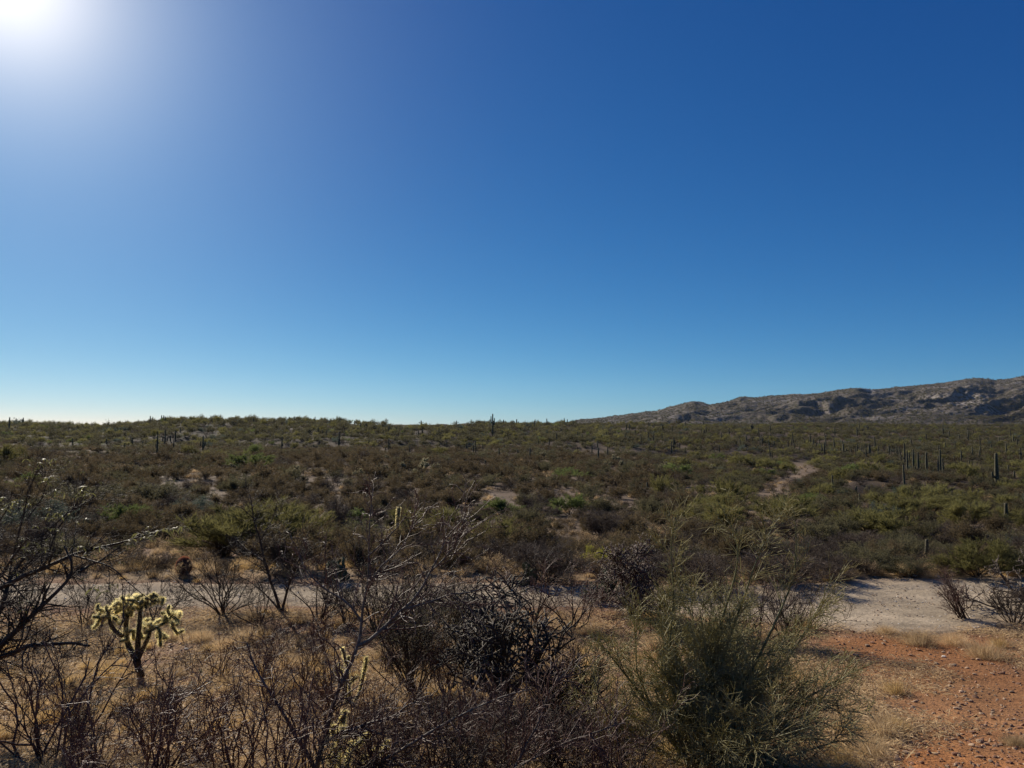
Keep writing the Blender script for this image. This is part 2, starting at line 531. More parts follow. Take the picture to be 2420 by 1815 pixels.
def stems(rng, n, Lm, spread, npts=6, wig=0.12, up=0.08, r=0.02, base=0.05, lean=(0, 0)):
    az = rng.uniform(0, 2 * pi, n)
    th = np.abs(rng.normal(spread * 0.75, spread * 0.4, n))
    d = np.stack([np.sin(th) * np.cos(az) + lean[0], np.sin(th) * np.sin(az) + lean[1], np.cos(th)], 1)
    d = unit(d)
    Ls = Lm * rng.uniform(0.6, 1.15, n)
    p = np.stack([base * rng.normal(size=n), base * rng.normal(size=n), np.full(n, -0.04)], 1)
    Q = [p]
    for j in range(npts - 1):
        d = unit(d + rng.normal(0, wig, (n, 3)) + np.array([0, 0, up]))
        Q.append(Q[-1] + d * (Ls / (npts - 1))[:, None])
    P = np.stack(Q, 1)
    R = r * rng.uniform(0.6, 1.1, n)[:, None] * np.linspace(1, 0.35, npts)[None]
    return P, R

def pick(rng, P, R, n, t0, t1):
    B, Nn, _ = P.shape
    seg = np.linalg.norm(np.diff(P, axis=1), axis=2).sum(1)
    i = rng.choice(B, n, p=seg / seg.sum())
    tt = rng.uniform(t0, t1, n)
    t = tt * (Nn - 1) * 0.999
    k = t.astype(int); f = (t - k)[:, None]
    b = P[i, k] * (1 - f) + P[i, k + 1] * f
    T = unit(P[i, k + 1] - P[i, k])
    r0 = R[i, k] * (1 - f[:, 0]) + R[i, k + 1] * f[:, 0]
    return b, T, r0, tt

def sprout(rng, P, R, n, Ls, ang, npts=4, up=0.0, wig=0.15, t0=0.2, t1=1.0, rs=0.65, droop=0.0, lt=0.5, rmin=0.001, rmax=1.0, zmin=-9):
    b, T, r0, tt = pick(rng, P, R, n, t0, t1)
    q = unit(np.cross(T, rng.normal(size=(n, 3))))
    a = np.clip(rng.normal(ang, ang * 0.3, n), 0.1, 2.2)[:, None]
    d = unit(T * np.cos(a) + q * np.sin(a) + np.array([0, 0, up]))
    ln = Ls * rng.uniform(0.5, 1.3, n) * (1 - lt * tt)
    Q = [b]
    for j in range(npts - 1):
        d = unit(d + rng.normal(0, wig, (n, 3)) + np.array([0, 0, up * 0.3 - droop]))
        nx = Q[-1] + d * (ln / (npts - 1))[:, None]
        nx[:, 2] = np.maximum(nx[:, 2], zmin)
        Q.append(nx)
    P2 = np.stack(Q, 1)
    R2 = np.clip(r0 * rs, rmin, rmax)[:, None] * np.linspace(1, 0.35, npts)[None]
    return P2, np.maximum(R2, rmin * 0.6)

def poly3(pts, npts=None, rng=None, jit=0.0):
    """smooth a list of 3d points into an even polyline"""
    P = np.asarray(pts, float)
    d = np.concatenate([[0], np.cumsum(np.linalg.norm(np.diff(P, axis=0), axis=1))])
    npts = npts or max(4, len(P) * 3)
    s = np.linspace(0, d[-1], npts)
    Q = np.stack([np.interp(s, d, P[:, k]) for k in range(3)], 1)
    if npts > 4:
        Q[1:-1] = Q[1:-1] * 0.5 + 0.25 * (Q[:-2] + Q[2:])
    if rng is not None and jit:
        Q[1:] += rng.normal(0, jit, (npts - 1, 3))
    return Q

def spine_coat(mb, P, R, rng, per_m, Ln, Wd, mat, t0=0.0, t1=1.0):
    seg = np.linalg.norm(np.diff(P, axis=1), axis=2).sum(1).sum()
    n = max(4, int(seg * per_m))
    b, T, r0, _ = pick(rng, P, R, n, t0, t1)
    q = unit(np.cross(T, rng.normal(size=(n, 3))))
    d = unit(q + rng.normal(0, 0.35, (n, 3)))
    mb.blades(b + q * r0[:, None] * 0.9, d, Ln * rng.uniform(0.6, 1.3, n), np.full(n, Wd), rng, mat)

def tip_caps(P, R, extra=3):
    """round the ends of thick tubes by adding closing rings"""
    T = unit(P[:, -1] - P[:, -2])
    r = R[:, -1]
    Ps = [P]; Rs = [R]
    for k in range(1, extra + 1):
        a = k / extra * pi / 2
        Ps.append((P[:, -1] + T * (r * sin(a))[:, None])[:, None])
        Rs.append((r * max(cos(a), 0.03))[:, None])
    return np.concatenate(Ps, 1), np.concatenate(Rs, 1)

# ------------------------------------------------------------------ wording of labels
MARKS = [(858, 1150, 'the curved young saguaro'), (397, 1225, 'the round barrel cactus'), (606, 1230, 'the forked roadside tree'), (545, 1140, 'the large olive-yellow palo verde'), (165, 1080, 'the ocotillo fan'),
         (1230, 1090, 'the round bright green palo verde'), (1090, 1095, 'the low bright green palo verde'), (1640, 1110, 'the winding trail'), (1890, 1130, 'the fan-shaped palo verde'), (2180, 1115, 'the stout armless saguaro'),
         (2152, 1020, 'the lone one-armed saguaro'), (1950, 1010, 'the saguaro row'), (1300, 975, 'the saguaro pair on the rusty slope'), (940, 1005, 'the pale-crowned cholla clump'), (1063, 915, 'the big skyline saguaro'),
         (700, 960, 'the bare dark terrace'), (540, 1005, 'the airy green palo verde'), (1080, 1240, 'the black cholla'), (1360, 1200, 'the reddish cholla'), (1900, 1250, 'the open road bend'), (100, 1050, 'the mesquite leaf sprays'),
         (340, 960, 'the tall saguaros on the dark hillside'), (450, 905, 'the rounded hill crest'), (1700, 920, 'the foot of the mountain'), (1750, 1080, 'the rock pile by the wash'), (2015, 1240, 'the short thick roadside saguaro'),
         (1725, 1010, 'the pale hillside clearing'), (1450, 1090, 'the eroded slope'), (650, 1085, 'the brown flat over the forked tree'), (100, 920, 'the low end of the ridge'), (1240, 1030, 'the wide low green bush')]
MARKS_NEAR = [(295, 1400, 'the golden-spined cholla'), (606, 1330, 'the forked roadside tree'), (482, 1330, 'the dark leafless roadside bush'), (740, 1480, 'the forking grey limb'), (735, 1610, 'the bottom golden cholla'), (894, 1480, 'the creosote fan'),
              (1085, 1420, 'the black cholla'), (1500, 1560, 'the green twig bush'), (60, 1390, 'the mesquite trunk'), (402, 1404, 'the flat white stone'), (560, 1500, 'the middle of the twig thicket'), (180, 1560, 'the gravel below the golden cholla'),
              (40, 1620, 'the bottom corner'), (350, 1620, 'the bottom edge under the golden cholla'), (1240, 1480, 'the golden straw clump'), (1000, 1620, 'the long low grey limb'), (1930, 1390, 'the brown bank grass'), (2085, 1400, 'the leaning leafless shrub'),
              (1835, 1590, 'the big straw clump'), (2100, 1605, 'the broken buff stone'), (2110, 1470, 'the middle of the red track'), (1800, 1400, 'the junction of track and road'), (2190, 1550, 'the outer edge of the red track'), (1380, 1340, 'the reddish cholla')]
def where_at(px, py, marks=MARKS):
    d = [(abs(a - px) + 1.6 * abs(b - py), a, b, n) for a, b, n in marks]
    _, a, b, n = min(d)
    if abs(a - px) < 28 and abs(b - py) < 14:
        return 'right by ' + n
    if abs(b - py) * 1.8 > abs(a - px):
        return ('below ' if py > b else 'above ') + n
    return 'beside ' + n

# ------------------------------------------------------------------ scene objects
def thing(name, label, cat, loc=(0, 0, 0), rz=0.0, sc=1.0, group=None):
    o = bpy.data.objects.new(name, None)
    o.empty_display_size = 0.2
    col.objects.link(o)
    o.location = tuple(loc)
    o.rotation_euler = (0, 0, rz)
    o.scale = (sc, sc, sc) if np.isscalar(sc) else tuple(sc)
    o['label'] = label
    o['category'] = cat
    if group:
        o['group'] = group
    return o

def part(name, me, parent, label=None):
    o = bpy.data.objects.new(name, me)
    col.objects.link(o)
    o.parent = parent
    if label:
        o['label'] = label
    return o

def single(name, me, label, cat, loc, rz=0.0, sc=1.0, group=None, tilt=(0, 0)):
    o = bpy.data.objects.new(name, me)
    col.objects.link(o)
    o.location = tuple(loc)
    o.rotation_euler = (tilt[0], tilt[1], rz)
    o.scale = (sc, sc, sc) if np.isscalar(sc) else tuple(sc)
    o['label'] = label
    o['category'] = cat
    if group:
        o['group'] = group
    return o

def structure(name, me):
    o = bpy.data.objects.new(name, me)
    col.objects.link(o)
    o['kind'] = 'structure'
    return o

def scatter(name, pts, sc, rot, protos, label=None):
    """one stuff object: instances of the given meshes on a cloud of points"""
    me = bpy.data.meshes.new(name)
    me.vertices.add(len(pts))
    me.vertices.foreach_set('co', np.asarray(pts, np.float32).ravel())
    a = me.attributes.new('size', 'FLOAT_VECTOR', 'POINT')
    sc = np.asarray(sc, np.float32)
    if sc.ndim == 1:
        sc = np.repeat(sc[:, None], 3, 1)
    a.data.foreach_set('vector', np.ascontiguousarray(sc, np.float32).ravel())
    a = me.attributes.new('turn', 'FLOAT_VECTOR', 'POINT')
    a.data.foreach_set('vector', np.asarray(rot, np.float32).ravel())
    o = bpy.data.objects.new(name, me)
    col.objects.link(o)
    o['kind'] = 'stuff'
    if label:
        o['label'] = label
    g = bpy.data.node_groups.new(name + '_nodes', 'GeometryNodeTree')
    g.interface.new_socket('Geometry', in_out='INPUT', socket_type='NodeSocketGeometry')
    g.interface.new_socket('Geometry', in_out='OUTPUT', socket_type='NodeSocketGeometry')
    gi = g.nodes.new('NodeGroupInput'); go = g.nodes.new('NodeGroupOutput')
    ip = g.nodes.new('GeometryNodeInstanceOnPoints')
    jn = g.nodes.new('GeometryNodeJoinGeometry')
    for k, pm in enumerate(protos):
        po = bpy.data.objects.new('%s_source' % name, pm)     # never linked to the scene
        oi = g.nodes.new('GeometryNodeObjectInfo')
        oi.inputs['Object'].default_value = po
        oi.inputs['As Instance'].default_value = True
        g.links.new(oi.outputs['Geometry'], jn.inputs[0])
    rv = g.nodes.new('FunctionNodeRandomValue')
    rv.data_type = 'INT'
    for s_ in rv.inputs:
        if s_.type == 'INT' and s_.name == 'Max':
            s_.default_value = max(0, len(protos) - 1)
        if s_.type == 'INT' and s_.name == 'Min':
            s_.default_value = 0
    ns = g.nodes.new('GeometryNodeInputNamedAttribute'); ns.data_type = 'FLOAT_VECTOR'; ns.inputs['Name'].default_value = 'size'
    nr = g.nodes.new('GeometryNodeInputNamedAttribute'); nr.data_type = 'FLOAT_VECTOR'; nr.inputs['Name'].default_value = 'turn'
    g.links.new(gi.outputs[0], ip.inputs['Points'])
    g.links.new(jn.outputs[0], ip.inputs['Instance'])
    ip.inputs['Pick Instance'].default_value = True
    iv = [x for x in rv.outputs if x.type == 'INT'][0]
    g.links.new(iv, ip.inputs['Instance Index'])
    g.links.new(nr.outputs[0], ip.inputs['Rotation'])
    g.links.new(ns.outputs[0], ip.inputs['Scale'])
    g.links.new(ip.outputs[0], go.inputs[0])
    md = o.modifiers.new('scatter', 'NODES')
    md.node_group = g
    return o

# ------------------------------------------------------------------ soil colours, with the shade of two slopes painted in
TRAIL = [(1720, 1000), (1738, 1018), (1700, 1040), (1672, 1050), (1668, 1075), (1628, 1105), (1655, 1130), (1690, 1160)]
def trail_mask(c, y):
    ys = _trail_y
    cx = np.interp(y, ys, _trail_c)
    w = np.interp(y, [30, 60, 100, 180], [85, 52, 34, 24])
    return np.exp(-((c - cx) / w) ** 2) * sstep(ys[0] - 3, ys[0] + 3, y) * (1 - sstep(ys[-1] - 8, ys[-1] + 8, y))
_th = sorted([(hit(a, b)[1], a) for a, b in TRAIL])
_trail_y = [a for a, b in _th]; _trail_c = [b for a, b in _th]

def soil_and_shade(x, y):
    c = x / np.maximum(y, 1) * 1534 + 1106
    n1 = fbm(x / 3, y / 3, 4, 71); n2 = fbm(x / 14, y / 14, 4, 73); n3 = fbm(x / 0.6, y / 0.6, 3, 75)
    tan_ = np.array([0.205, 0.132, 0.078]); red = np.array([0.30, 0.128, 0.048]); grey = np.array([0.150, 0.113, 0.082])
    dark = np.array([0.062, 0.046, 0.033]); pale = np.array([0.260, 0.205, 0.155]); gold = np.array([0.33, 0.235, 0.125])
    def mix(a, b, f):
        f = np.clip(f, 0, 1)[..., None]
        return a * (1 - f) + b * f
    s = mix(np.broadcast_to(tan_, x.shape + (3,)), np.array([0.20, 0.105, 0.062]), 0.5 + n1 * 1.2)
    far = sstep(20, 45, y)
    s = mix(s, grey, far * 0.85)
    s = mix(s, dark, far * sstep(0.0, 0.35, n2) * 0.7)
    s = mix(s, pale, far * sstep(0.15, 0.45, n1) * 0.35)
    s = mix(s, gold, (1 - far) * sstep(0.1, 0.45, n3) * 0.3)
    s = mix(s, red, track_mask(x, y) * (0.75 + 0.4 * n1))
    s = mix(s, pale * np.array([1.0, 0.92, 0.82]), trail_mask(c, y) * 0.85 * (y > 20))
    s = mix(s, gold, sstep(18.3, 19.3, y) * (1 - sstep(21.5, 25, y)) * 0.55)
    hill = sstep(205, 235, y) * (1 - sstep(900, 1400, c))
    s = mix(s, dark * 0.75, hill)  # self-shaded face of the left hill, painted in as darker ground
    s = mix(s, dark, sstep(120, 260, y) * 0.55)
    s = mix(s, dark, sstep(1790, 1850, c) * (1 - sstep(2090, 2140, c)) * sstep(95, 105, y) * (1 - sstep(135, 150, y)) * 0.8)  # shadow on the bank beyond the wash, put into the ground colour
    return s

def sheet(name, X, Y, Z, mat, colour):
    nr, nc = X.shape
    V = np.stack([X, Y, Z], -1).reshape(-1, 3)
    i = np.arange(nr * nc).reshape(nr, nc)
    q = np.stack([i[:-1, :-1], i[:-1, 1:], i[1:, 1:], i[1:, :-1]], -1).reshape(-1, 4)
    me = mesh_np(name, V, [q], mat, True)
    a = me.attributes.new('soil', 'FLOAT_COLOR', 'POINT')
    cc = np.concatenate([colour.reshape(-1, 3), np.ones((nr * nc, 1))], 1).astype(np.float32)
    a.data.foreach_set('color', cc.ravel())
    return structure(name, me)

ys = np.concatenate([-np.exp(np.linspace(math.log(400), math.log(1.0), 30)), np.linspace(-0.5, 2.8, 14), np.exp(np.linspace(math.log(3), math.log(7000), 560))])
us = np.linspace(-1, 1, 430)
us = us * (0.9 + 0.35 * np.abs(us) ** 3)
X = us[None, :] * (np.abs(ys)[:, None] + 8) * 1.0
Yg = np.repeat(ys[:, None], len(us), 1)
sheet('ground', X, Yg, h(X, Yg), M['soil'], soil_and_shade(X, Yg))

# the gravel road
xr = np.linspace(-45, 45, 900); yr = np.linspace(13.0, 20.6, 110)
X, Yg = np.meshgrid(xr, yr)
m = road_mask(X, Yg)
rut = 0.0
for yc, s in ((16.55, 1), (17.75, 1)):
    rut = rut - 0.03 * np.exp(-((Yg - yc + 0.15 * vnoise(X / 5, 0 * X, 91)) / 0.24) ** 2)
Z = base_h(X, Yg) + relief(X, Yg) - 0.075 + 0.075 * m + (rut + 0.022 * fbm(X * 1.1, Yg * 3, 5, 88, 0.6)) * m
n1 = fbm(X / 2.5, Yg / 0.7, 4, 93)[..., None]; n2 = fbm(X * 1.5, Yg * 3, 3, 94)[..., None]
rut_d = sum(np.exp(-((Yg - yc + 0.15 * vnoise(X / 5, 0 * X, 91)) / 0.28) ** 2) for yc in (16.55, 17.75))[..., None]
rc = np.array([0.37, 0.296, 0.210]) * (1 - 0.16 * rut_d * (0.6 + n2)) * (1 + 0.26 * n1 + 0.16 * n2)
edge = (1 - sstep(0.0, 0.9, np.minimum(Yg - np.interp(X, ROADN_X, ROADN), np.interp(X, ROADF_X, ROADF) - Yg) + 0.3 * n1[..., 0]))[..., None]
rc = rc * (1 - 0.45 * edge) + np.array([0.30, 0.205, 0.13]) * 0.45 * edge
sheet('dirt_road', X, Yg, Z, M['road'], rc)

# ------------------------------------------------------------------ the mountain
crest = np.array([[1150, 930], [1215, 914], [1250, 907], [1290, 903], [1340, 897], [1420, 887], [1480, 870], [1500, 869], [1530, 876], [1600, 862], [1650, 857], [1710, 851], [1760, 850],
                  [1835, 839], [1862, 838], [1885, 842], [1960, 834], [2040, 827], [2110, 816], [2150, 821], [2212, 813], [2350, 800], [2600, 790], [3200, 780]], float)
def build_mountain():
    nc, nr = 640, 260
    px = np.linspace(1150, 3000, nc)
    s = np.linspace(-0.15, 1.35, nr)
    PX, S = np.meshgrid(px, s)
    Yb, Yc = 1500.0, 3300.0
    Ym = Yb + (Yc - Yb) * S
    Xm = (PX - 1106) / 1534 * Ym
    zc = CAMZ + slope_of(np.interp(PX, crest[:, 0], crest[:, 1]) + 1.8 * fbm(PX / 24, PX * 0, 5, 250, 0.62)) * Yc
    zb = CAMZ + slope_of(np.full_like(PX, 936.0)) * Yb
    sc = np.clip(S, 0, 1)
    prof = 0.95 * sc ** 1.05 + 0.05 * sstep(0.35, 0.7, sc)
    prof = np.where(S < 0, S * 0.5, np.where(S > 1, 1 - (S - 1) * 2.2, prof))
    Z = zb + (zc - zb) * prof
    env = np.clip(sc * 3, 0, 1) * np.clip((1 - S) * 1.7 + 0.03, 0.03, 1)
    # spurs running down to the lower left, knobs and gullies
    A = Xm + 0.75 * Ym; Bm = Ym - 0.75 * Xm
    rid = 1 - np.abs(fbm(A / 800, Bm / 230, 6, 201, 0.56)) * 2.2
    rid2 = 1 - np.abs(fbm(Xm / 210 + 5, Ym / 260, 4, 207, 0.55)) * 2
    amp = np.clip((zc - zb) / 200, 0.15, 1)
    Z = Z + env * amp * (34 * (rid - 0.45) + 10 * (rid2 - 0.5) + 6 * fbm(Xm / 60, Ym / 70, 5, 211, 0.7))
    # steep dark cliffs that face the viewer
    for cx, cs, wx, hh in ((1775, 0.42, 60, 30), (1440, 0.20, 75, 15), (1560, 0.62, 45, 15), (1690, 0.20, 60, 12), (1860, 0.80, 40, 12), (2060, 0.55, 70, 12), (1500, 0.86, 30, 12), (1600, 0.86, 26, 12)):
        g = np.exp(-((PX - cx) / wx) ** 2)
        e = cs + 0.10 * fbm(PX / 40, S * 4, 4, 220)
        Z = Z + hh * g * (sstep(e - 0.07, e, S) - sstep(e, e + 0.22, S))
    V = np.stack([Xm, Ym, Z], -1).reshape(-1, 3)
    i = np.arange(nr * nc).reshape(nr, nc)
    q = np.stack([i[:-1, :-1], i[:-1, 1:], i[1:, 1:], i[1:, :-1]], -1).reshape(-1, 4)
    structure('mountain', mesh_np('mountain', V, [q], M['mountain'], False))
    k = ((S > 0.02) & (S < 1.03) & (PX < 2330)).ravel()
    return V[k]
MOUNT = build_mountain()

# ------------------------------------------------------------------ plant prototypes for the desert beyond the road
def shrub_mesh(name, kind, lod, seed):
    """kind: palo, green, creosote, olive, bare, sage.  about 1 m wide radius-normalised: width 2 m, scaled later"""
    rng = R_('%s%s%d' % (kind, lod, seed))
    q = {'hi': 1.0, 'mid': 0.22, 'lo': 0.055}[lod]
    ws = {'hi': 1.0, 'mid': 1.9, 'lo': 3.6}[lod]
    mb = MB()
    if kind in ('palo', 'green'):
        P, R = stems(rng, 10, 0.95, 0.85, 5, 0.18, 0.10, 0.020)
        P1, R1 = sprout(rng, P, R, 60, 0.75, 0.55, 4, 0.12, 0.15, 0.3, 1.0)
        mb.tubes(P, R, 4, 0); mb.tubes(P1, R1, 3, 0)
        P2, R2 = sprout(rng, P1, R1, int(300 + 500 * q), 0.42, 0.55, 3, 0.22, 0.12, 0.2, 1.0, rmin=0.003)
        if lod == 'hi':
            mb.tubes(P2, R2, 3, 1)
        n = int(15000 * q)
        b, T, r0, tt = pick(rng, P2, R2, n, 0.2, 1.0)
        d = unit(T + rng.normal(0, 0.42, (n, 3)) + np.array([0, 0, 0.35]))
        mb.blades(b, d, rng.uniform(0.06, 0.20, n) * (1 if kind == 'palo' else 0.6) * ws ** 0.35, rng.uniform(0.007, 0.013, n) * ws * (1 if kind == 'palo' else 1.5), rng, 1)
    elif kind in ('creosote', 'olive', 'sage', 'yellow'):
        P, R = stems(rng, 26, 0.95, 0.75, 5, 0.16, 0.03, 0.014, 0.08)
        P1, R1 = sprout(rng, P, R, 150, 0.40, 0.5, 3, 0.10, 0.15, 0.25, 1.0)
        if lod != 'lo':
            mb.tubes(P, R, 3, 0)
        if lod == 'hi':
            mb.tubes(P1, R1, 3, 0)
        n = int(9000 * q)
        b, T, r0, tt = pick(rng, P1, R1, n, 0.1, 1.0)
        b = b + rng.normal(0, 0.05, (n, 3))
        d = unit(T * 0.6 + rng.normal(0, 0.7, (n, 3)) + np.array([0, 0, 0.2]))
        mb.blades(b, d, rng.uniform(0.03, 0.09, n) * ws ** 0.6, rng.uniform(0.012, 0.022, n) * ws, rng, 1)
    else:
        P, R = stems(rng, 16, 1.0, 0.8, 5, 0.2, 0.04, 0.018, 0.06)
        P1, R1 = sprout(rng, P, R, 130, 0.5, 0.6, 4, 0.06, 0.2, 0.2, 1.0)
        P2, R2 = sprout(rng, P1, R1, int(200 + 900 * q), 0.28, 0.7, 3, 0.06, 0.2, 0.2, 1.0, rmin=0.003)
        mb.tubes(P, R, 3, 0)
        if lod == 'hi':
            mb.tubes(P1, R1, 3, 0)
            mb.tubes(P2, R2, 3, 1)
        n = int(5200 * q)
        b, T, r0, tt = pick(rng, P2, R2, n, 0.0, 1.0)
        d = unit(T + rng.normal(0, 0.6, (n, 3)))
        mb.blades(b, d, rng.uniform(0.07, 0.18, n) * ws ** 0.4, rng.uniform(0.005, 0.009, n) * ws, rng, 1)
    V = np.concatenate(mb.V)
    w = np.percentile(np.abs(V[:, :2]), 97)
    for k in range(len(mb.V)):
        mb.V[k] = mb.V[k] / w
    mats = {'palo': ('bark_dark', 'leaf_palo'), 'green': ('bark_dark', 'leaf_green'), 'creosote': ('bark_dark', 'leaf_rust'), 'olive': ('bark_dark', 'leaf_olive'),
            'sage': ('bark_dark', 'leaf_sage'), 'yellow': ('bark_dark', 'leaf_yellow'), 'bare': ('bark_dark', 'twig_grey')}[kind]
    return mb.mesh(name, [M[a] for a in mats]), V[:, 2].max() / w

KN = {'palo': ('palo_verde', 'tree'), 'green': ('palo_verde', 'tree'), 'creosote': ('creosote_bush', 'shrub'), 'olive': ('desert_shrub', 'shrub'),
      'sage': ('desert_shrub', 'shrub'), 'yellow': ('flowering_shrub', 'shrub'), 'bare': ('bare_shrub', 'shrub')}
PROTO = {}
def proto(kind, lod, v):
    k = (kind, lod, v)
    if k not in PROTO:
        PROTO[k] = shrub_mesh(KN[kind][0], kind, lod, v)
    return PROTO[k]
COLW = {'palo': 'yellow-green', 'green': 'bright green', 'creosote': 'rusty brown', 'olive': 'dull olive', 'sage': 'grey-green', 'yellow': 'yellow', 'bare': 'leafless grey-brown'}

SAGS = []       # (px, ybase, distance) of the saguaros
PLACED = []      # (x, y, radius) of everything standing on the ground
def place_shrub(kind, x, y, rad, label, group, rng, flat=1.0):
    lod = 'hi' if y < 75 else ('mid' if y < 190 else 'lo')
    me, hh = proto(kind, lod, int(rng.integers(3)))
    o = single(KN[kind][0], me, label, KN[kind][1], (x, y, hs(x, y)), rng.uniform(0, 6.28), (rad, rad, rad * flat), group)
    PLACED.append((x, y, rad))
    return o

# individually placed shrubs: kind, px, base py, width px, height px, label
rng = R_('named shrubs')
named = [
    ('green', 1230, 1113, 92, 50, 'round bright green palo verde on the open slope behind the green twig bush'),
    ('green', 1090, 1116, 84, 42, 'low bright green palo verde with dark shade on the mid slope'),
    ('green', 760, 1145, 95, 46, 'vivid green bush just up from the lone curved saguaro'),
    ('palo', 545, 1208, 235, 135, 'large olive-yellow palo verde behind the forked roadside tree'),
    ('palo', 640, 1175, 110, 90, 'olive palo verde leaning against the large olive-yellow one'),
    ('green', 270, 1150, 105, 62, 'pale green leafy bush seen through the mesquite branches'),
    ('palo', 1890, 1170, 135, 82, 'fan-shaped yellow-green palo verde on the flat past the road bend'),
    ('palo', 2108, 1148, 115, 72, 'green palo verde beside the stout saguaro near the picture edge'),
    ('palo', 2228, 1148, 60, 48, 'dark green palo verde cut by the picture edge'),
    ('green', 1228, 1036, 76, 26, 'wide low bright green bush on the upper brown slope'),
    ('palo', 1602, 1008, 48, 28, 'yellow-green palo verde beside the pale hillside clearing'),
    ('palo', 1470, 1015, 60, 30, 'olive palo verde on the rise under the mountain cliff'),
    ('palo', 1555, 1112, 95, 50, 'dark olive palo verde above the tall pale shoots'),
    ('palo', 1570, 1148, 100, 65, 'green palo verde at the foot of the winding trail'),
    ('palo', 1700, 1140, 115, 75, 'shaded green palo verde around the small saguaro by the trail'),
    ('green', 1750, 1100, 55, 35, 'bright green bush above the trail'),
    ('green', 540, 1018, 90, 40, 'airy green palo verde with dark limbs on the rust-brown flat'),
    ('sage', 418, 1120, 75, 50, 'dark grey-green shrub beside the olive-yellow palo verde'),
    ('palo', 925, 1200, 150, 115, 'tall olive palo verde behind the lone curved saguaro'),
    ('palo', 1065, 1195, 110, 80, 'olive-green palo verde on the far road bank'),
    ('green', 1150, 1185, 95, 45, 'soft green bush between the road bank and the brown slope'),
    ('palo', 2010, 1110, 95, 42, 'bushy green palo verde below the row of saguaros'),
    ('palo', 2070, 1100, 80, 34, 'olive palo verde to the side of the armed lone saguaro'),
    ('palo', 1960, 1130, 100, 55, 'pale olive palo verde behind the fan-shaped one'),
    ('palo', 2210, 1208, 95, 48, 'broad green palo verde at the road edge by the dead limbs'),
    ('yellow', 1305, 1235, 70, 60, 'yellow-flowered bush behind the tangled dark cholla'),
    ('yellow', 1860, 1195, 45, 22, 'small yellow shrub beside the fan-shaped palo verde'),
    ('olive', 340, 1090, 130, 60, 'wide dull olive shrub beyond the ocotillo'),
    ('olive', 1840, 1235, 130, 50, 'olive brush behind the road bend'),
    ('bare', 1180, 1255, 170, 85, 'grey leafless bush behind the black cholla'),
    ('bare', 1480, 1265, 200, 90, 'purple-grey leafless bush behind the green twig bush'),
    ('bare', 1700, 1262, 200, 75, 'mauve-grey bare thicket at the road edge past the pale shoots'),
    ('bare', 1300, 1145, 130, 50, 'grey bare brush on the eroded slope'),
    ('bare', 1800, 1252, 100, 45, 'dark bare brush next to the golden road-edge grass'),
    ('creosote', 1010, 1215, 120, 60, 'brown thin brush beneath the olive palo verde'),
    ('sage', 60, 1165, 180, 90, 'grey-green shrub behind the mesquite trunk'),
    ('olive', 180, 1100, 160, 60, 'dusky olive shrub behind the ocotillo wands'),
    ('olive', 1965, 1240, 130, 45, 'tall grass-coloured brush at the far road bank'),
    ('palo', 2110, 1245, 150, 85, 'olive bush overhanging the far side of the road'),
    ('bare', 1815, 1240, 80, 50, 'dark dead shrub standing over golden grass at the roadside'),
]
for kind, px, py, w, hh, lab in named:
    p = hit(px, py)
    Y = p[1]
    rad = w * Y / 1534 / 2 * 1.05
    me, h0 = proto(kind, 'hi' if Y < 90 else 'mid', int(rng.integers(3)))
    sz = hh * Y / 1534 / h0 * 1.05
    single(KN[kind][0], me, lab, KN[kind][1], p, rng.uniform(0, 6.28), (rad, rad, sz))
    PLACED.append((p[0], p[1], rad * 0.9))

# ------------------------------------------------------------------ saguaros
def saguaro_column(mb, pts, r, k=20, mat=0):
    P = poly3(pts, 12)[None]
    L0 = np.linspace(0, 1, P.shape[1])
    R = (r * (0.82 + 0.18 * np.sin(np.clip(L0 * 1.3, 0, 1) * pi / 1.0) - 0.12 * sstep(0.6, 1, L0)))[None]
    P, R = tip_caps(P, R, 4)
    mb.tubes(P, R, k, mat, ribs=0.07)
    spine_coat(mb, P[:, :-3], R[:, :-3] * 1.05, R_('sp%f' % r), 260, r * 0.16, r * 0.05, 1)
    return mb

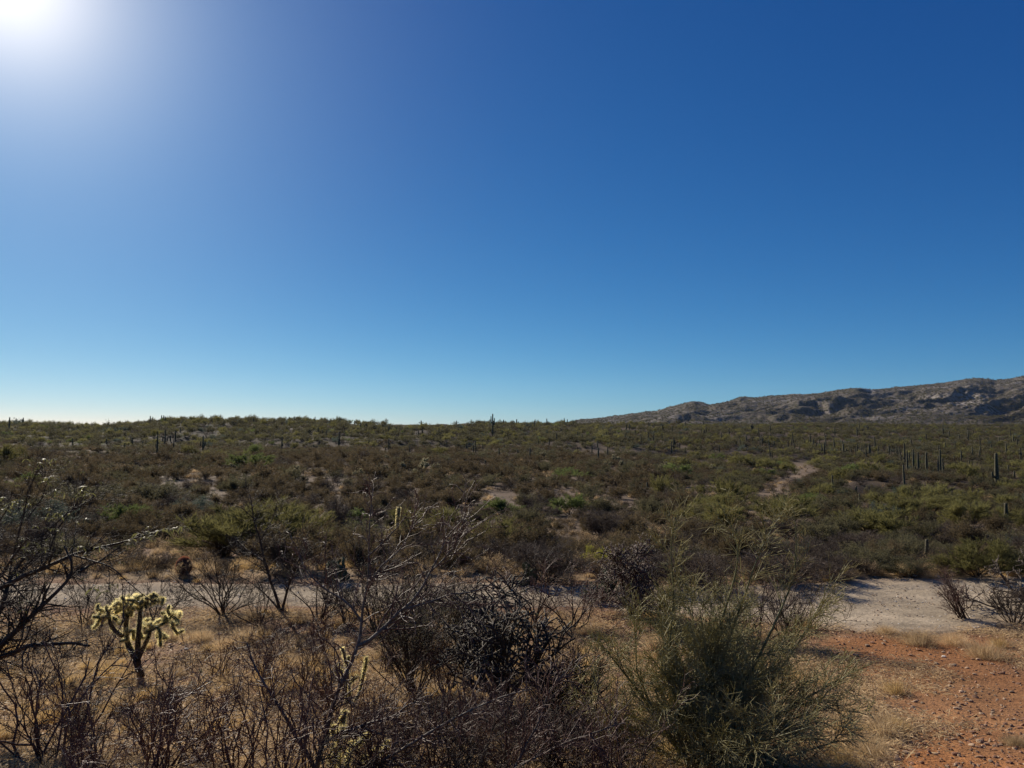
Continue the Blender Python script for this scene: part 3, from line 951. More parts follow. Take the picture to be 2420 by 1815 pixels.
SAG = {}
def sag_meshes(var):
    """unit height 5 m; returns list of (part name, mesh)"""
    if var in SAG:
        return SAG[var]
    mats = [M['saguaro_skin'], M['spine_pale']]
    out = []
    t = MB()
    lean = {'plain': 0.03, 'plain_b': -0.06}.get(var, 0.02)
    saguaro_column(t, [(0, 0, -0.3), (0.01, 0, 1.5), (lean, 0.02, 3.2), (lean * 1.5, 0, 4.75)], 0.25)
    out.append(('trunk', t.mesh('saguaro_trunk', mats, True)))
    arms = {
        'plain': [], 'plain_b': [],
        'cup': [[(0.15, 0, 1.9), (0.55, 0.05, 1.75), (0.75, 0.05, 2.1), (0.78, 0.05, 3.0)], [(-0.15, 0, 1.7), (-0.5, 0, 1.6), (-0.72, 0, 1.95), (-0.74, 0, 3.1)]],
        'one': [[(-0.15, 0, 1.5), (-0.42, 0.03, 1.4), (-0.55, 0.03, 1.7), (-0.56, 0.03, 2.1)]],
        'high': [[(0.15, 0, 2.6), (0.42, 0.1, 2.55), (0.55, 0.12, 2.9), (0.57, 0.12, 3.9)], [(-0.12, 0, 2.9), (-0.38, 0, 2.9), (-0.48, 0, 3.2), (-0.5, 0, 4.3)], [(0, -0.15, 2.2), (0.1, -0.45, 2.2), (0.14, -0.52, 2.6), (0.14, -0.52, 3.3)]],
        'low': [[(-0.15, 0, 1.1), (-0.65, 0.05, 1.15), (-0.85, 0.05, 1.6)], [(0.15, 0, 1.0), (0.55, 0, 1.15), (0.8, 0, 1.5)]],
        'nubs': [[(-0.15, 0, 1.2), (-0.45, 0, 1.15), (-0.55, 0, 1.45)], [(0.12, -0.1, 2.0), (0.38, -0.15, 2.0), (0.42, -0.15, 2.35)]],
    }[var]
    for k, a in enumerate(arms):
        b = MB()
        saguaro_column(b, a, 0.17 if var != 'nubs' else 0.14, 16)
        out.append(('arm', b.mesh('saguaro_arm', mats, True)))
    SAG[var] = out
    return out

def place_saguaro(px, ytop, ybase, var='plain', label='', group=None, wpx=None, rng=R_('sagrot')):
    p = hit(px, ybase)
    Y = p[1]
    H = max((ybase - ytop) * Y / 1534.0, 0.7)
    H = min(H, 9.5)
    if wpx:
        sx = (wpx * Y / 1534.0) / 0.5
    else:
        sx = float(np.clip(max(H / 5.0, 2.6 * Y / 1534 / 0.5), 0.62, 1.35)) * rng.uniform(0.9, 1.1)
    t = thing('saguaro', label, 'cactus', p, rng.uniform(-0.25, 0.25) + (pi if rng.random() < 0.0 else 0), (sx, sx, H / 4.95), group)
    for nm, me in sag_meshes(var):
        part(nm, me, t)
    PLACED.append((p[0], p[1], 0.5))
    SAGS.append((px, ybase, Y))
    return t

def c4(x, y): return (1800 + x / 3.568) * 0.914, (870 + y / 3.568) * 0.914
def c3(x, y): return (1200 + x / 3.568) * 0.914, (950 + y / 3.568) * 0.914
def c2(x, y): return (600 + x / 3.568) * 0.914, (950 + y / 3.568) * 0.914
def c1(x, y): return (0 + x / 3.568) * 0.914, (950 + y / 3.568) * 0.914

sag4 = [(1985, 720, 1005, 'one', 'tall lone saguaro with one stubby low arm near the picture edge', 8),
        (2065, 1140, 1360, 'plain', 'stout armless saguaro standing against the green palo verde', 8.5),
        (1395, 1445, 1600, 'plain', 'short thick saguaro at the brush line above the gravel road', 8.5),
        (1225, 1250, 1345, 'plain', 'small young saguaro on the pale flat behind the fan-shaped palo verde', 5),
        (830, 1065, 1185, 'plain_b', 'slim saguaro rising right behind the fan-shaped palo verde', 4.6),
        (288, 1105, 1250, 'plain', 'saguaro half sunk in the shaded palo verde by the trail', 5),
        (602, 900, 1060, 'plain_b', 'slender saguaro above the shaded wash bank', 4),
        (1203, 818, 1020, 'plain_b', 'slender pale saguaro alone in front of the crowded saguaro row', 4.2),
        (1322, 710, 895, 'low', 'saguaro with two short upturned low arms at the end of the row', 4.6),
        (1392, 715, 885, 'plain', 'armless saguaro just past the two-armed one', 4.6),
        (1508, 685, 890, 'plain', 'tallest column of the tight saguaro trio', 4.6),
        (1492, 742, 890, 'plain', 'thin column on the near side of the saguaro trio', 3.4),
        (1532, 755, 905, 'plain_b', 'shortest and frontmost column of the saguaro trio', 3.6),
        (1280, 685, 865, 'plain', 'tall saguaro between the two-armed one and the thick pair', 4),
        (1228, 690, 860, 'plain', 'front saguaro of the close pair in the row', 3.8),
        (1207, 635, 800, 'nubs', 'tall saguaro with stub arms at the back of the row', 3.6),
        (1140, 655, 760, 'cup', 'small candelabra saguaro in the middle of the far row', 3),
        (690, 640, 745, 'cup', 'cup-armed saguaro on the rise above the trail', 4),
        (530, 625, 735, 'cup', 'candelabra saguaro on the skyline side of the trail', 3.6),
        (908, 640, 740, 'plain', 'tall column inside the distant saguaro crowd', 3.2),
        (2080, 820, 885, 'plain', 'small dark saguaro behind the lone one-armed giant', 3.4),
        (2130, 868, 925, 'plain', 'short saguaro with rounded top at the picture edge', 3.6),
        (1685, 700, 795, 'plain', 'lone medium saguaro on the bright brush slope', 3.2),
        (265, 545, 665, 'plain_b', 'high lone saguaro below the mountain foot', 3)]
far4 = [(1168, 685, 770), (1178, 735, 800), (1075, 650, 735), (983, 658, 740), (860, 655, 730), (845, 665, 735), (808, 645, 745), (790, 670, 740), (735, 640, 710), (505, 640, 720), (490, 600, 660),
        (436, 595, 660), (365, 595, 670), (250, 600, 665), (320, 655, 700), (105, 615, 670), (62, 605, 675), (5, 575, 660), (1625, 735, 785), (1550, 630, 695), (1752, 775, 820), (1368, 630, 690),
        (1808, 850, 885), (797, 1000, 1060), (1245, 710, 800), (1090, 690, 740), (1162, 660, 740), (918, 650, 735), (880, 655, 760), (1015, 690, 725), (950, 665, 700), (412, 640, 680), (1880, 1455, 1500), (1908, 1460, 1500), (2010, 480, 515),
        (1500, 470, 500), (1380, 480, 510), (1165, 855, 885), (720, 690, 730), (755, 680, 730)]
sag3 = [(763, 385, 490, 'plain', 'dark saguaro at the near side of the pair on the rusty slope', 4), (842, 380, 465, 'plain', 'far saguaro of the pair on the rusty slope', 3.6),
        (187, 385, 465, 'plain', 'single saguaro over the bright low green bush', 3.2), (1175, 675, 742, 'plain', 'short saguaro stub behind the dark olive palo verde', 4.6),
        (1323, 700, 800, 'plain', 'short black saguaro standing in the shade of the wash', 4.8), (2140, 280, 370, 'high', 'many-armed saguaro on the brush slope under the mountain', 3.4),
        (1400, 290, 400, 'nubs', 'stub-armed saguaro on the dark slope under the cliff', 3), (75, 140, 190, 'cup', 'candelabra saguaro on the ridge next to the big skyline one', 3),
        (1498, 385, 430, 'plain', 'little saguaro above the olive palo verde on the rise', 2.8)]
far3 = [(85, 400, 440), (710, 350, 440), (757, 330, 390), (1123, 270, 355), (830, 250, 330), (990, 265, 330), (1185, 250, 325), (1028, 180, 250), (1000, 190, 250), (1234, 190, 250), (1315, 190, 240), (1385, 200, 260),
        (1635, 225, 290), (1652, 240, 290), (2200, 320, 400), (2065, 300, 350), (1955, 290, 340), (1435, 355, 400), (1450, 340, 390), (1740, 335, 360), (150, 158, 190), (222, 160, 230), (331, 140, 210),
        (478, 125, 185), (502, 130, 185), (552, 125, 180), (577, 150, 200), (258, 310, 370), (350, 310, 370), (410, 260, 340), (785, 180, 220), (888, 165, 205), (1190, 170, 215), (1140, 330, 380),
        (960, 230, 270), (1075, 235, 285), (590, 250, 310), (630, 270, 330), (450, 215, 260), (1230, 275, 340), (1325, 310, 355), (1800, 270, 320), (1650, 150, 200), (1500, 170, 220)]
sag2 = [(2013, 100, 290, 'high', 'large many-armed saguaro breaking the ridge skyline', 3.6), (340, 110, 160, 'cup', 'armed saguaro against the sky on the round hill', 2.6),
        (1107, 380, 460, 'plain', 'near saguaro of the couple on the dark terrace', 3), (1137, 310, 410, 'plain', 'tall saguaro rising behind the couple on the dark terrace', 2.8),
        (1952, 490, 530, 'plain', 'squat thick saguaro above the mid slope', 4.2), (1635, 668, 712, 'plain', 'stumpy dark saguaro on the open brown slope', 4.4),
        (2067, 390, 460, 'nubs', 'stub-armed saguaro on the shoulder of the hill', 3), (1850, 365, 430, 'cup', 'candelabra saguaro in the cluster on the green shoulder', 3),
        (205, 135, 168, 'cup', 'small branched saguaro on the hilltop', 2.4)]
far2 = [(1315, 365, 420), (1625, 325, 385), (1790, 345, 415), (1803, 360, 410), (1870, 330, 430), (1930, 350, 400), (1560, 215, 310), (1420, 215, 290), (1386, 240, 290), (1200, 210, 275), (1140, 200, 265),
        (950, 180, 235), (900, 175, 235), (720, 255, 370), (713, 310, 370), (235, 295, 420), (640, 155, 215), (515, 125, 185), (175, 140, 170), (300, 125, 170), (367, 125, 165), (455, 160, 210), (540, 210, 280),
        (505, 360, 400), (1255, 255, 290), (850, 155, 190), (983, 148, 180), (1410, 155, 190), (2105, 145, 190), (480, 130, 165), (1946, 165, 215), (1845, 190, 230), (2110, 360, 400), (1920, 190, 230), (693, 170, 205), (115, 185, 220),
        (610, 240, 300), (1090, 190, 230), (1710, 150, 180), (580, 235, 285)]
sag1 = [(610, 305, 395, 'nubs', 'stub-armed saguaro at the foot of the low ridge', 3), (1390, 235, 390, 'cup', 'armed tall saguaro on the dark hillside', 3.2), (1325, 245, 440, 'one', 'very tall saguaro with a raised side arm on the dark hillside', 3)]
far1 = [(77, 130, 250), (197, 118, 180), (187, 130, 180), (1365, 78, 140), (1380, 80, 140), (1265, 118, 190), (1480, 240, 330), (1520, 215, 260), (1437, 280, 330), (1465, 325, 410), (1710, 285, 415), (1720, 340, 390), (1637, 85, 130),
        (2138, 130, 190), (752, 180, 215), (960, 168, 210), (1105, 295, 370), (1117, 300, 370), (1050, 345, 410), (1043, 360, 410), (1848, 210, 240), (497, 155, 200), (580, 375, 405), (1195, 360, 380), (1495, 330, 360),
        (362, 170, 200), (422, 180, 215), (900, 310, 350), (1395, 90, 140), (1205, 330, 380)]
rs = R_('saguaros')
for lst, cf in ((sag4, c4), (sag3, c3), (sag2, c2), (sag1, c1)):
    for x, a, b, var, lab, w in lst:
        px, y0 = cf(x, a); _, y1 = cf(x, b)
        place_saguaro(px, y0, y1, var, lab, None, w)
zone_names = {4: ('slender saguaro scattered on the brush slope under the mountain', 'saguaros on the slope under the mountain'),
              3: ('thin dark saguaro on the middle hillside where the ridge meets the mountain', 'saguaros on the middle hillside'),
              2: ('thin dark saguaro on the hill beneath the many-armed skyline saguaro', 'saguaros on the hill with the many-armed saguaro'),
              1: ('thin dark saguaro on the hillside behind the mesquite branches', 'saguaros on the hill behind the mesquite')}
for z, lst, cf in ((4, far4, c4), (3, far3, c3), (2, far2, c2), (1, far1, c1)):
    for x, a, b in lst:
        px, y0 = cf(x, a); _, y1 = cf(x, b)
        place_saguaro(px, y0, y1, str(rs.choice(['plain', 'plain_b', 'one', 'nubs', 'cup'], p=[0.4, 0.34, 0.1, 0.08, 0.08])), '%s %s saguaro %s' % ('tall' if y1 - y0 > 20 else 'short' if y1 - y0 < 13 else 'mid-height', 'slender dark' if z < 4 else 'slender brown', where_at(px, y1)), zone_names[z][1])
for k_ in range(64):
    px = rs.uniform(1420, 2212); y1 = rs.uniform(930, 992) + max(0, (px - 1900) * 0.03)
    hh_ = rs.uniform(12, 27) * (0.55 + 0.45 * (y1 - 925) / 60 + 0.15)
    place_saguaro(px, y1 - hh_, y1, str(rs.choice(['plain', 'plain_b', 'one', 'nubs', 'cup', 'high'], p=[0.34, 0.3, 0.1, 0.1, 0.1, 0.06])), '%s slender brown saguaro %s' % ('tall' if hh_ > 20 else 'short' if hh_ < 13 else 'mid-height', where_at(px, y1)), zone_names[4][1])
# young curved saguaro on the far road bank
t = thing('saguaro', 'young thick saguaro with a bright rounded top just beyond the road', 'cactus', hit(858, 1212), 0.3)
b = MB()
Hs = (1212 - 1098) * t.location[1] / 1534
saguaro_column(b, [(0.06, 0, -0.2), (0.0, 0, Hs * 0.4), (0.0, 0, Hs * 0.75), (0.04, 0, Hs * 0.96)], 0.080, 24)
spine_coat(b, poly3([(0.0, 0, Hs * 0.4), (0.0, 0, Hs * 0.75), (0.04, 0, Hs)], 8)[None], np.full((1, 8), 0.083), R_('ysag'), 2300, 0.035, 0.004, 1)
part('trunk', b.mesh('young_saguaro', [M['saguaro_skin'], M['spine_gold']], True), t)
PLACED.append((t.location[0], t.location[1], 0.5))

# ------------------------------------------------------------------ chollas of the middle distance
def cholla_mesh(seed, pale=True):
    rng = R_('cholla%d' % seed)
    tr = MB(); jt = MB()
    P, R = stems(rng, 3, 0.75, 0.45, 5, 0.15, 0.15, 0.07, 0.02)
    P1, R1 = sprout(rng, P, R, 12, 0.42, 0.8, 4, 0.25, 0.12, 0.4, 1.0, rs=0.8, rmin=0.04)
    tr.tubes(P, R, 6, 0); tr.tubes(P1, R1, 6, 0)
    P2, R2 = sprout(rng, P1, R1, 46, 0.24, 0.9, 3, 0.15, 0.12, 0.4, 1.0, rs=0.9, rmin=0.035, rmax=0.04, lt=0.1)
    R2 = np.maximum(R2, 0.028)
    P2, R2 = tip_caps(P2, R2, 2)
    jt.tubes(P2, R2, 6, 0)
    spine_coat(jt, P2, R2, rng, 420, 0.055, 0.010, 1)
    spine_coat(jt, P1, R1, rng, 160, 0.05, 0.008, 1)
    return tr.mesh('cholla_trunk', [M['cholla_old']]), jt.mesh('cholla_joints', [M['cactus_green'], M['spine_straw']])
CH = [cholla_mesh(s) for s in range(3)]
rng = R_('chollas')
chs = [(c2(350, 655), 46, 'pale round cholla low on the brown slope beneath the dark terrace'), (c2(1115, 640), 50, 'big pale-topped cholla in the middle of the rust-brown flat'), (c2(1060, 600), 36, 'pale cholla hugging the big pale-topped one'),
       (c2(1240, 590), 34, 'small pale cholla between the two big clumps'), (c2(1440, 610), 52, 'wide pale-crowned cholla at the centre of the brown slope'), (c2(1520, 612), 44, 'dark-limbed cholla joined to the wide pale-crowned one'),
       (c2(1372, 640), 36, 'bright small cholla below the wide pale-crowned one'), (c2(890, 650), 34, 'little pale cholla beside the grey dead shrub'), (c2(1118, 510), 26, 'tiny pale cholla above the rust-brown flat'),
       (c3(310, 485), 26, 'pale cholla crown near the single saguaro'), (c3(900, 520), 30, 'pale cholla crown below the saguaro pair'), (c3(975, 575), 38, 'spreading pale cholla on the brown slope below the saguaro pair'),
       (c3(1330, 600), 36, 'brown cholla amid olive brush by the wash'), (c3(1725, 590), 24, 'white-topped cholla in the brush over the wash'), (c3(825, 550), 22, 'faint pale cholla at the edge of the rust slope'),
       (c3(862, 555), 20, 'smallest pale cholla in the slope cluster'), (c1(1950, 590), 28, 'pale cholla at the root of the airy green palo verde')]
for (px, py), w, lab in chs:
    p = hit(px, py)
    rad = w * p[1] / 1534 / 1.9
    t = thing('cholla', lab, 'cactus', p, rng.uniform(0, 6.28), rad * 1.25)
    a, b = CH[int(rng.integers(3))]
    part('trunk', a, t); part('spiny_joints', b, t)
    PLACED.append((p[0], p[1], rad * 0.8))

# ------------------------------------------------------------------ scattered vegetation
def free(x, y, r):
    for a, b, c in NEARP:
        if (a - x) ** 2 + (b - y) ** 2 < (0.75 * (c + r)) ** 2:
            return False
    return True

def build_scatter():
    SA = np.array(SAGS)
    def hides(x, y, r):
        z = base_h(x, y) + r * 0.9
        sl = (z - CAMZ) / y
        t = math.tan(math.atan(sl) - PITCH)
        top = 829.5 - 1534 * t
        px = 1106 + 1534 * x / y
        k = (SA[:, 2] > y) & (np.abs(SA[:, 0] - px) < r * 1534 / y * 0.8 + 2) & (top < SA[:, 1] - 6) & (SA[:, 2] < y + 60)
        return bool(k.any())
    rng = R_('brush field')
    cells = {}
    def ok(x, y, r):
        g = 4.0
        i, j = int(x // g), int(y // g)
        for a in range(i - 2, i + 3):
            for b in range(j - 2, j + 3):
                for (x2, y2, r2) in cells.get((a, b), ()):
                    if (x2 - x) ** 2 + (y2 - y) ** 2 < (np.interp(y, [30, 48, 100, 125, 300], [0.68, 0.98, 0.88, 0.66, 0.62]) * (r + r2)) ** 2:
                        return False
        return True
    def put(x, y, r):
        cells.setdefault((int(x // 4.0), int(y // 4.0)), []).append((x, y, r))
    for x, y, r in PLACED:
        put(x, y, r)
    out = []
    bands = [(20.0, 40, 900), (40, 75, 2200), (75, 130, 5200), (130, 210, 9500), (210, 330, 12000), (330, 700, 12000)]
    for y0, y1, n in bands:
        ys_ = np.sqrt(rng.uniform(y0 ** 2, y1 ** 2, n))
        us_ = rng.uniform(-0.80, 0.80, n)
        if y0 >= 330:
            us_ = rng.uniform(-0.05, 0.80, n)
        xs_ = us_ * ys_
        cs = us_ * 1534 + 1106
        zone = fbm(xs_ / 18, ys_ / 18, 3, 301)
        tm = trail_mask(cs, ys_)
        open_ = fbm(xs_ / 11 + 9, ys_ / 8, 3, 305)
        pale_slope = np.exp(-((cs - 1300) / 300) ** 2) * np.exp(-((ys_ - 66) / 24) ** 2)
        for x, y, c, z, t_, op in zip(xs_, ys_, cs, zone, tm, open_ - pale_slope * 0.42):
            if t_ > 0.35 or (op < np.interp(y, [100, 130], [-0.05, -0.22]) and rng.random() < 0.88):
                continue
            k = rng.random()
            right = sstep(1250, 1600, c)
            hill = float(sstep(200, 225, y) * (1 - right))
            rust = 0.62 * (1 - hill) * (1 - 0.6 * right) * (0.6 + 0.8 * (0.5 + z))
            if y > 300: rust *= 0.4
            if k < rust: kind = 'creosote'
            elif k < rust + 0.14 + 0.1 * (y < 75): kind = 'bare'
            elif k < rust + 0.5: kind = 'olive'
            else:
                kind = rng.choice(['palo', 'olive', 'green', 'sage'], p=[0.38, 0.44, 0.08, 0.10])
                if y < 45 and right > 0.5 and rng.random() < 0.6: kind = 'bare' if rng.random() < 0.5 else 'creosote'
            r = rng.uniform(0.5, 1.25) if kind not in ('palo', 'green') else rng.uniform(1.1, 2.6)
            if y < 35: r *= 0.9
            elif y < 95 and kind != 'palo': r *= 1.2
            if y > 110 and kind in ('creosote', 'olive', 'bare', 'sage'): r = rng.uniform(0.8, 1.5)
            if hill > 0.5 or y > 230: r = rng.uniform(0.9, 1.9)
            if not ok(x, y, r):
                continue
            if rng.random() < 0.92 and hides(x, y, r):
                continue
            put(x, y, r)
            out.append((kind, x, y, r, c))
    return out
SC = build_scatter()
SC.sort(key=lambda s: -s[3] / s[2])
count = {}
stuff = {}
rng = R_('place field')
def zone_of(c, y):
    band = 0 if y < 32 else 1 if y < 55 else 2 if y < 95 else 3 if y < 160 else 4
    side = 0 if c < 420 else 1 if c < 800 else 2 if c < 1150 else 3 if c < 1500 else 4 if c < 1850 else 5
    rowt = ['across the road', 'on the near valley', 'mid valley', 'on the far flat', 'on the distant slope'][band]
    colt = ['behind the mesquite branches', 'over the forked roadside tree', 'behind the young saguaro', 'over the black cholla', 'above the green twig bush', 'above the open road bend'][side]
    return rowt, colt
for kind, x, y, r, c in SC:
    nm = KN[kind][0]
    inview = -40 < c < 2252
    if inview and count.get(nm, 0) < {'palo_verde': 250, 'creosote_bush': 290, 'desert_shrub': 290, 'bare_shrub': 230}[nm]:
        count[nm] = count.get(nm, 0) + 1
        word = {'palo_verde': 'palo verde', 'creosote_bush': 'creosote bush', 'desert_shrub': 'shrub', 'bare_shrub': 'shrub'}[nm]
        zz = base_h(x, y)
        pyy = 829.5 - 1534 * math.tan(math.atan((float(zz) - CAMZ) / y) - PITCH)
        wh = where_at(c, pyy)
        lab = '%s %s %s %s' % ('large' if r > 1.6 else 'mid-sized' if r > 1.05 else 'small', COLW[kind], word, wh)
        place_shrub(kind, x, y, r, lab, '%s, several' % lab, rng, rng.uniform(0.6, 1.0) * (0.8 if 140 < y < 240 else 1))
    else:
        lod = 'hi' if y < 60 else ('mid' if y < 170 else 'lo')
        stuff.setdefault((kind, lod), []).append((x, y, r))
SN = {'palo': 'palo_verde_woodland', 'green': 'green_tree_woodland', 'creosote': 'creosote_scrub', 'olive': 'olive_scrub', 'sage': 'sage_scrub', 'bare': 'bare_scrub'}
for (kind, lod), pts in sorted(stuff.items()):
    a = np.array(pts)
    z = h(a[:, 0], a[:, 1])
    n = len(a)
    s = np.stack([a[:, 2], a[:, 2], a[:, 2] * rng.uniform(0.6, 1.0, n) * np.where((a[:, 1] > 140) & (a[:, 1] < 240), 0.8, 1.0)], 1)
    rot = np.stack([np.zeros(n), np.zeros(n), rng.uniform(0, 6.28, n)], 1)
    scatter(SN[kind], np.stack([a[:, 0], a[:, 1], z], 1), s, rot, [proto(kind, lod, v)[0] for v in range(3)])
rng = R_('mountain scrub')
k = rng.integers(0, len(MOUNT), 30000)
mp_ = MOUNT[k] + rng.normal(0, 2.5, (30000, 3)) * np.array([1, 1, 0.0])
gate = 0.46 + 0.9 * fbm(mp_[:, 0] / 130, mp_[:, 1] / 130, 3, 512)
mp_ = mp_[rng.random(30000) < gate]
n = len(mp_)
for i_, kind in enumerate(('olive', 'bare')):
    q_ = mp_[i_::2]
    rr_ = rng.uniform(1.6, 3.4, len(q_))
    scatter('mountain_scrub', q_ - np.array([0, 0, 0.6]), rr_, np.stack([rr_ * 0, rr_ * 0, rng.uniform(0, 6.28, len(q_))], 1), [proto(kind, 'lo', v)[0] for v in range(3)])
print('field shrubs', count, {k: len(v) for k, v in stuff.items()})

# ------------------------------------------------------------------ low cover: grass and small dead plants
def tuft_mesh(name, seed, n, hgt, spread, mat, wd=0.004):
    rng = R_('%s%d' % (name, seed))
    q = rng.normal(0, spread * 0.4, (n, 3)); q[:, 2] = -0.01
    d = unit(np.concatenate([q[:, :2] / spread * 1.1 + rng.normal(0, 0.3, (n, 2)), np.full((n, 1), 1.0)], 1))
    mb = MB()
    mb.blades(q, d, hgt * rng.uniform(0.35, 1.1, n), np.full(n, wd), rng, 0, True)
    return mb.mesh(name, [M[mat]])
TUFT = [tuft_mesh('grass_clump', s, 420, 0.34, 0.14, 'straw_gold' if s % 2 else 'straw') for s in range(4)]
BIGTUFT = [tuft_mesh('grass_clump', 10 + s, 1300, 0.42, 0.42, 'straw', 0.004) for s in range(2)]

def sub_mesh(name, seed, mat, n=1500):
    rng = R_('%s%d' % (name, seed))
    mb = MB()
    P, R = stems(rng, 40, 0.42, 0.7, 4, 0.2, 0.03, 0.004, 0.08)
    P1, R1 = sprout(rng, P, R, 220, 0.16, 0.6, 3, 0.1, 0.2, 0.3, 1.0, rmin=0.0015)
    mb.tubes(P, R, 3, 0); mb.tubes(P1, R1, 3, 0)
    b, T, r0, tt = pick(rng, P1, R1, n, 0.2, 1.0)
    mb.blades(b, unit(T + rng.normal(0, 0.7, (n, 3))), rng.uniform(0.02, 0.06, n), np.full(n, 0.004), rng, 1)
    return mb.mesh(name, [M['twig_grey'], M[mat]])
SUB = [sub_mesh('dry_brush', s, m_) for s, m_ in enumerate(['straw', 'twig_grey', 'leaf_rust'])]

def litter_mesh(seed, n=60, r=0.25):
    rng = R_('litter%d' % seed)
    a = rng.uniform(0, 6.28, n); q = rng.normal(0, r * 0.6, (n, 3)); q[:, 2] = rng.uniform(0.002, 0.02, n)
    d = unit(np.stack([np.cos(a), np.sin(a), rng.uniform(-0.05, 0.5, n)], 1))
    mb = MB()
    mb.blades(q, d, rng.uniform(0.03, 0.14, n), rng.uniform(0.004, 0.011, n), rng, 0, True)
    return mb.mesh('straw_litter', [M['straw']])
LIT = [litter_mesh(s) for s in range(4)]

def rock_mesh(name, seed, mat, flat=0.55):
    rng = R_('rock%s%d' % (mat, seed))
    import bmesh
    bm = bmesh.new()
    bmesh.ops.create_icosphere(bm, subdivisions=2, radius=1.0)
    V = np.array([v.co[:] for v in bm.verts])
    for _ in range(7):        # cut flat faces
        nrm = unit(rng.normal(size=3)); dd = rng.uniform(0.55, 0.85)
        ex = np.maximum(V @ nrm - dd, 0)
        V = V - ex[:, None] * nrm
    V = V * (1 + 0.06 * rng.normal(size=(len(V), 1))) * np.array([1.0, rng.uniform(0.55, 0.9), flat * rng.uniform(0.8, 1.2)])
    for v, c_ in zip(bm.verts, V):
        v.co = c_
    me = bpy.data.meshes.new(name)
    bm.to_mesh(me); bm.free()
    me.materials.append(M[mat])
    return me
ROCK = {m_: [rock_mesh('stone', s, m_, 0.38) for s in range(3)] for m_ in ('rock_tan', 'rock_red', 'rock_white', 'rock_grey')}

rng = R_('gravel')
def near_pts(n, y0, y1, u0=-0.8, u1=0.8, power=1.0):
    y = y0 * (y1 / y0) ** (rng.uniform(0, 1, n) ** power)
    x = rng.uniform(u0, u1, n) * y
    return x, y
def put_scatter(name, x, y, s, protos, tilt=0.15, zoff=0.0, lie=True):
    n = len(x)
    rot = np.stack([rng.normal(0, tilt, n), rng.normal(0, tilt, n), rng.uniform(0, 6.28, n)], 1)
    scatter(name, np.stack([x, y, h(x, y) + zoff * s], 1), s, rot, protos)

x, y = near_pts(60000, 4.2, 15.7)
k = (road_mask(x, y) < 0.3) & (rng.random(len(x)) > 0.8 * track_mask(x, y))
x, y = x[k], y[k]
put_scatter('gravel', x, y, 0.008 + 0.020 * rng.random(len(x)) ** 2.2, ROCK['rock_tan'] + ROCK['rock_red'], 0.5, 0.15)
x, y = near_pts(9000, 4.2, 15.6)
k = (road_mask(x, y) < 0.3) & (rng.random(len(x)) > 0.6 * track_mask(x, y))
x, y = x[k], y[k]
put_scatter('pebbles', x, y, 0.02 + 0.03 * rng.random(len(x)) ** 2.5, ROCK['rock_tan'] + ROCK['rock_red'][:2], 0.4, 0.15)
x, y = near_pts(14000, 13.5, 19.5)
k = road_mask(x, y) > 0.3
x, y = x[k], y[k]
scatter('road_gravel', np.stack([x, y, base_h(x, y) + 0.0], 1), 0.007 + 0.028 * rng.random(len(x)) ** 5, rng.uniform(0, 6, (len(x), 3)) * np.array([0.05, 0.05, 1]), ROCK['rock_tan'] + ROCK['rock_white'][:1])
x, y = near_pts(7000, 19, 120, power=0.8)
put_scatter('slope_rubble', x, y, 0.03 + 0.10 * rng.random(len(x)) ** 4 * np.clip(y / 50, 0.5, 2), ROCK['rock_grey'] + ROCK['rock_tan'], 0.3, 0.1)

# straw litter between the plants
x, y = near_pts(26000, 4.2, 15.8)
dens = 0.55 + 0.9 * fbm(x / 1.2, y / 1.2, 3, 402) - (0.95 - 0.5 * vnoise(x * 0.8, y * 0.8, 431)) * track_mask(x, y)
k = (road_mask(x, y) < 0.2) & (rng.random(len(x)) < dens)
x, y = x[k], y[k]
put_scatter('straw_litter', x, y, rng.uniform(0.7, 1.3, len(x)), LIT, 0.08, 0.0)
# short grass growing thinly
x, y = near_pts(1700, 4.5, 24)
dens = 0.28 + 1.3 * fbm(x / 1.7, y / 1.7, 3, 405) - 0.9 * track_mask(x, y) + 0.6 * ((y > 18.8) & (y < 22))
k = (road_mask(x, y) < 0.1) & (rng.random(len(x)) < dens)
x, y = x[k], y[k]
put_scatter('dry_grass', x, y, rng.uniform(0.3, 0.75, len(x)), TUFT, 0.15)
x, y = near_pts(12000, 19, 200, power=0.9)
dens = 0.45 + 1.0 * fbm(x / 5, y / 5, 3, 408)
k = (road_mask(x, y) < 0.1) & (rng.random(len(x)) < dens)
x, y = x[k], y[k]
put_scatter('low_scrub', x, y, rng.uniform(0.7, 1.5, len(x)) * np.clip(y / 60, 0.9, 1.6), SUB + TUFT[:1], 0.1)

# grass clumps one can tell apart
rng = R_('clumps')
def clump(px, py, w, lab, big=False, grp=None, m=None):
    p = hit(px, py)
    me = (BIGTUFT if big else TUFT)[int(rng.integers(2))] if m is None else m
    r0 = 0.62 if big else 0.26
    single('grass_clump', me, lab, 'grass', p, rng.uniform(0, 6.28), w * p[1] / 1534 / 2 / r0, grp)
clump(1915, 1368, 60, 'pale brown grass clump at the near road edge by the red dirt', True)
clump(1985, 1392, 110, 'widest golden-brown grass clump on the near road bank', True)
clump(2060, 1392, 90, 'dry grass clump under the leaning leafless shrub', True)
clump(2130, 1420, 120, 'straw grass clump on the bank beside the dead limbs', True)
clump(1835, 1590, 130, 'big straw clump at the foot of the green twig bush', True)
clump(1800, 1640, 110, 'straw clump hidden at the base of the green twig bush', True)
clump(1880, 1640, 120, 'loose straw clump at the border of the red dirt track', True)
clump(2195, 1610, 80, 'bleached straw clump at the corner of the red dirt track', True)
clump(235, 1470, 75, 'golden grass clump beside the golden-spined cholla trunk')
clump(270, 1480, 55, 'golden grass tuft at the very root of the golden-spined cholla')
clump(1790, 1256, 50, 'bright golden grass under the dark dead roadside shrub')
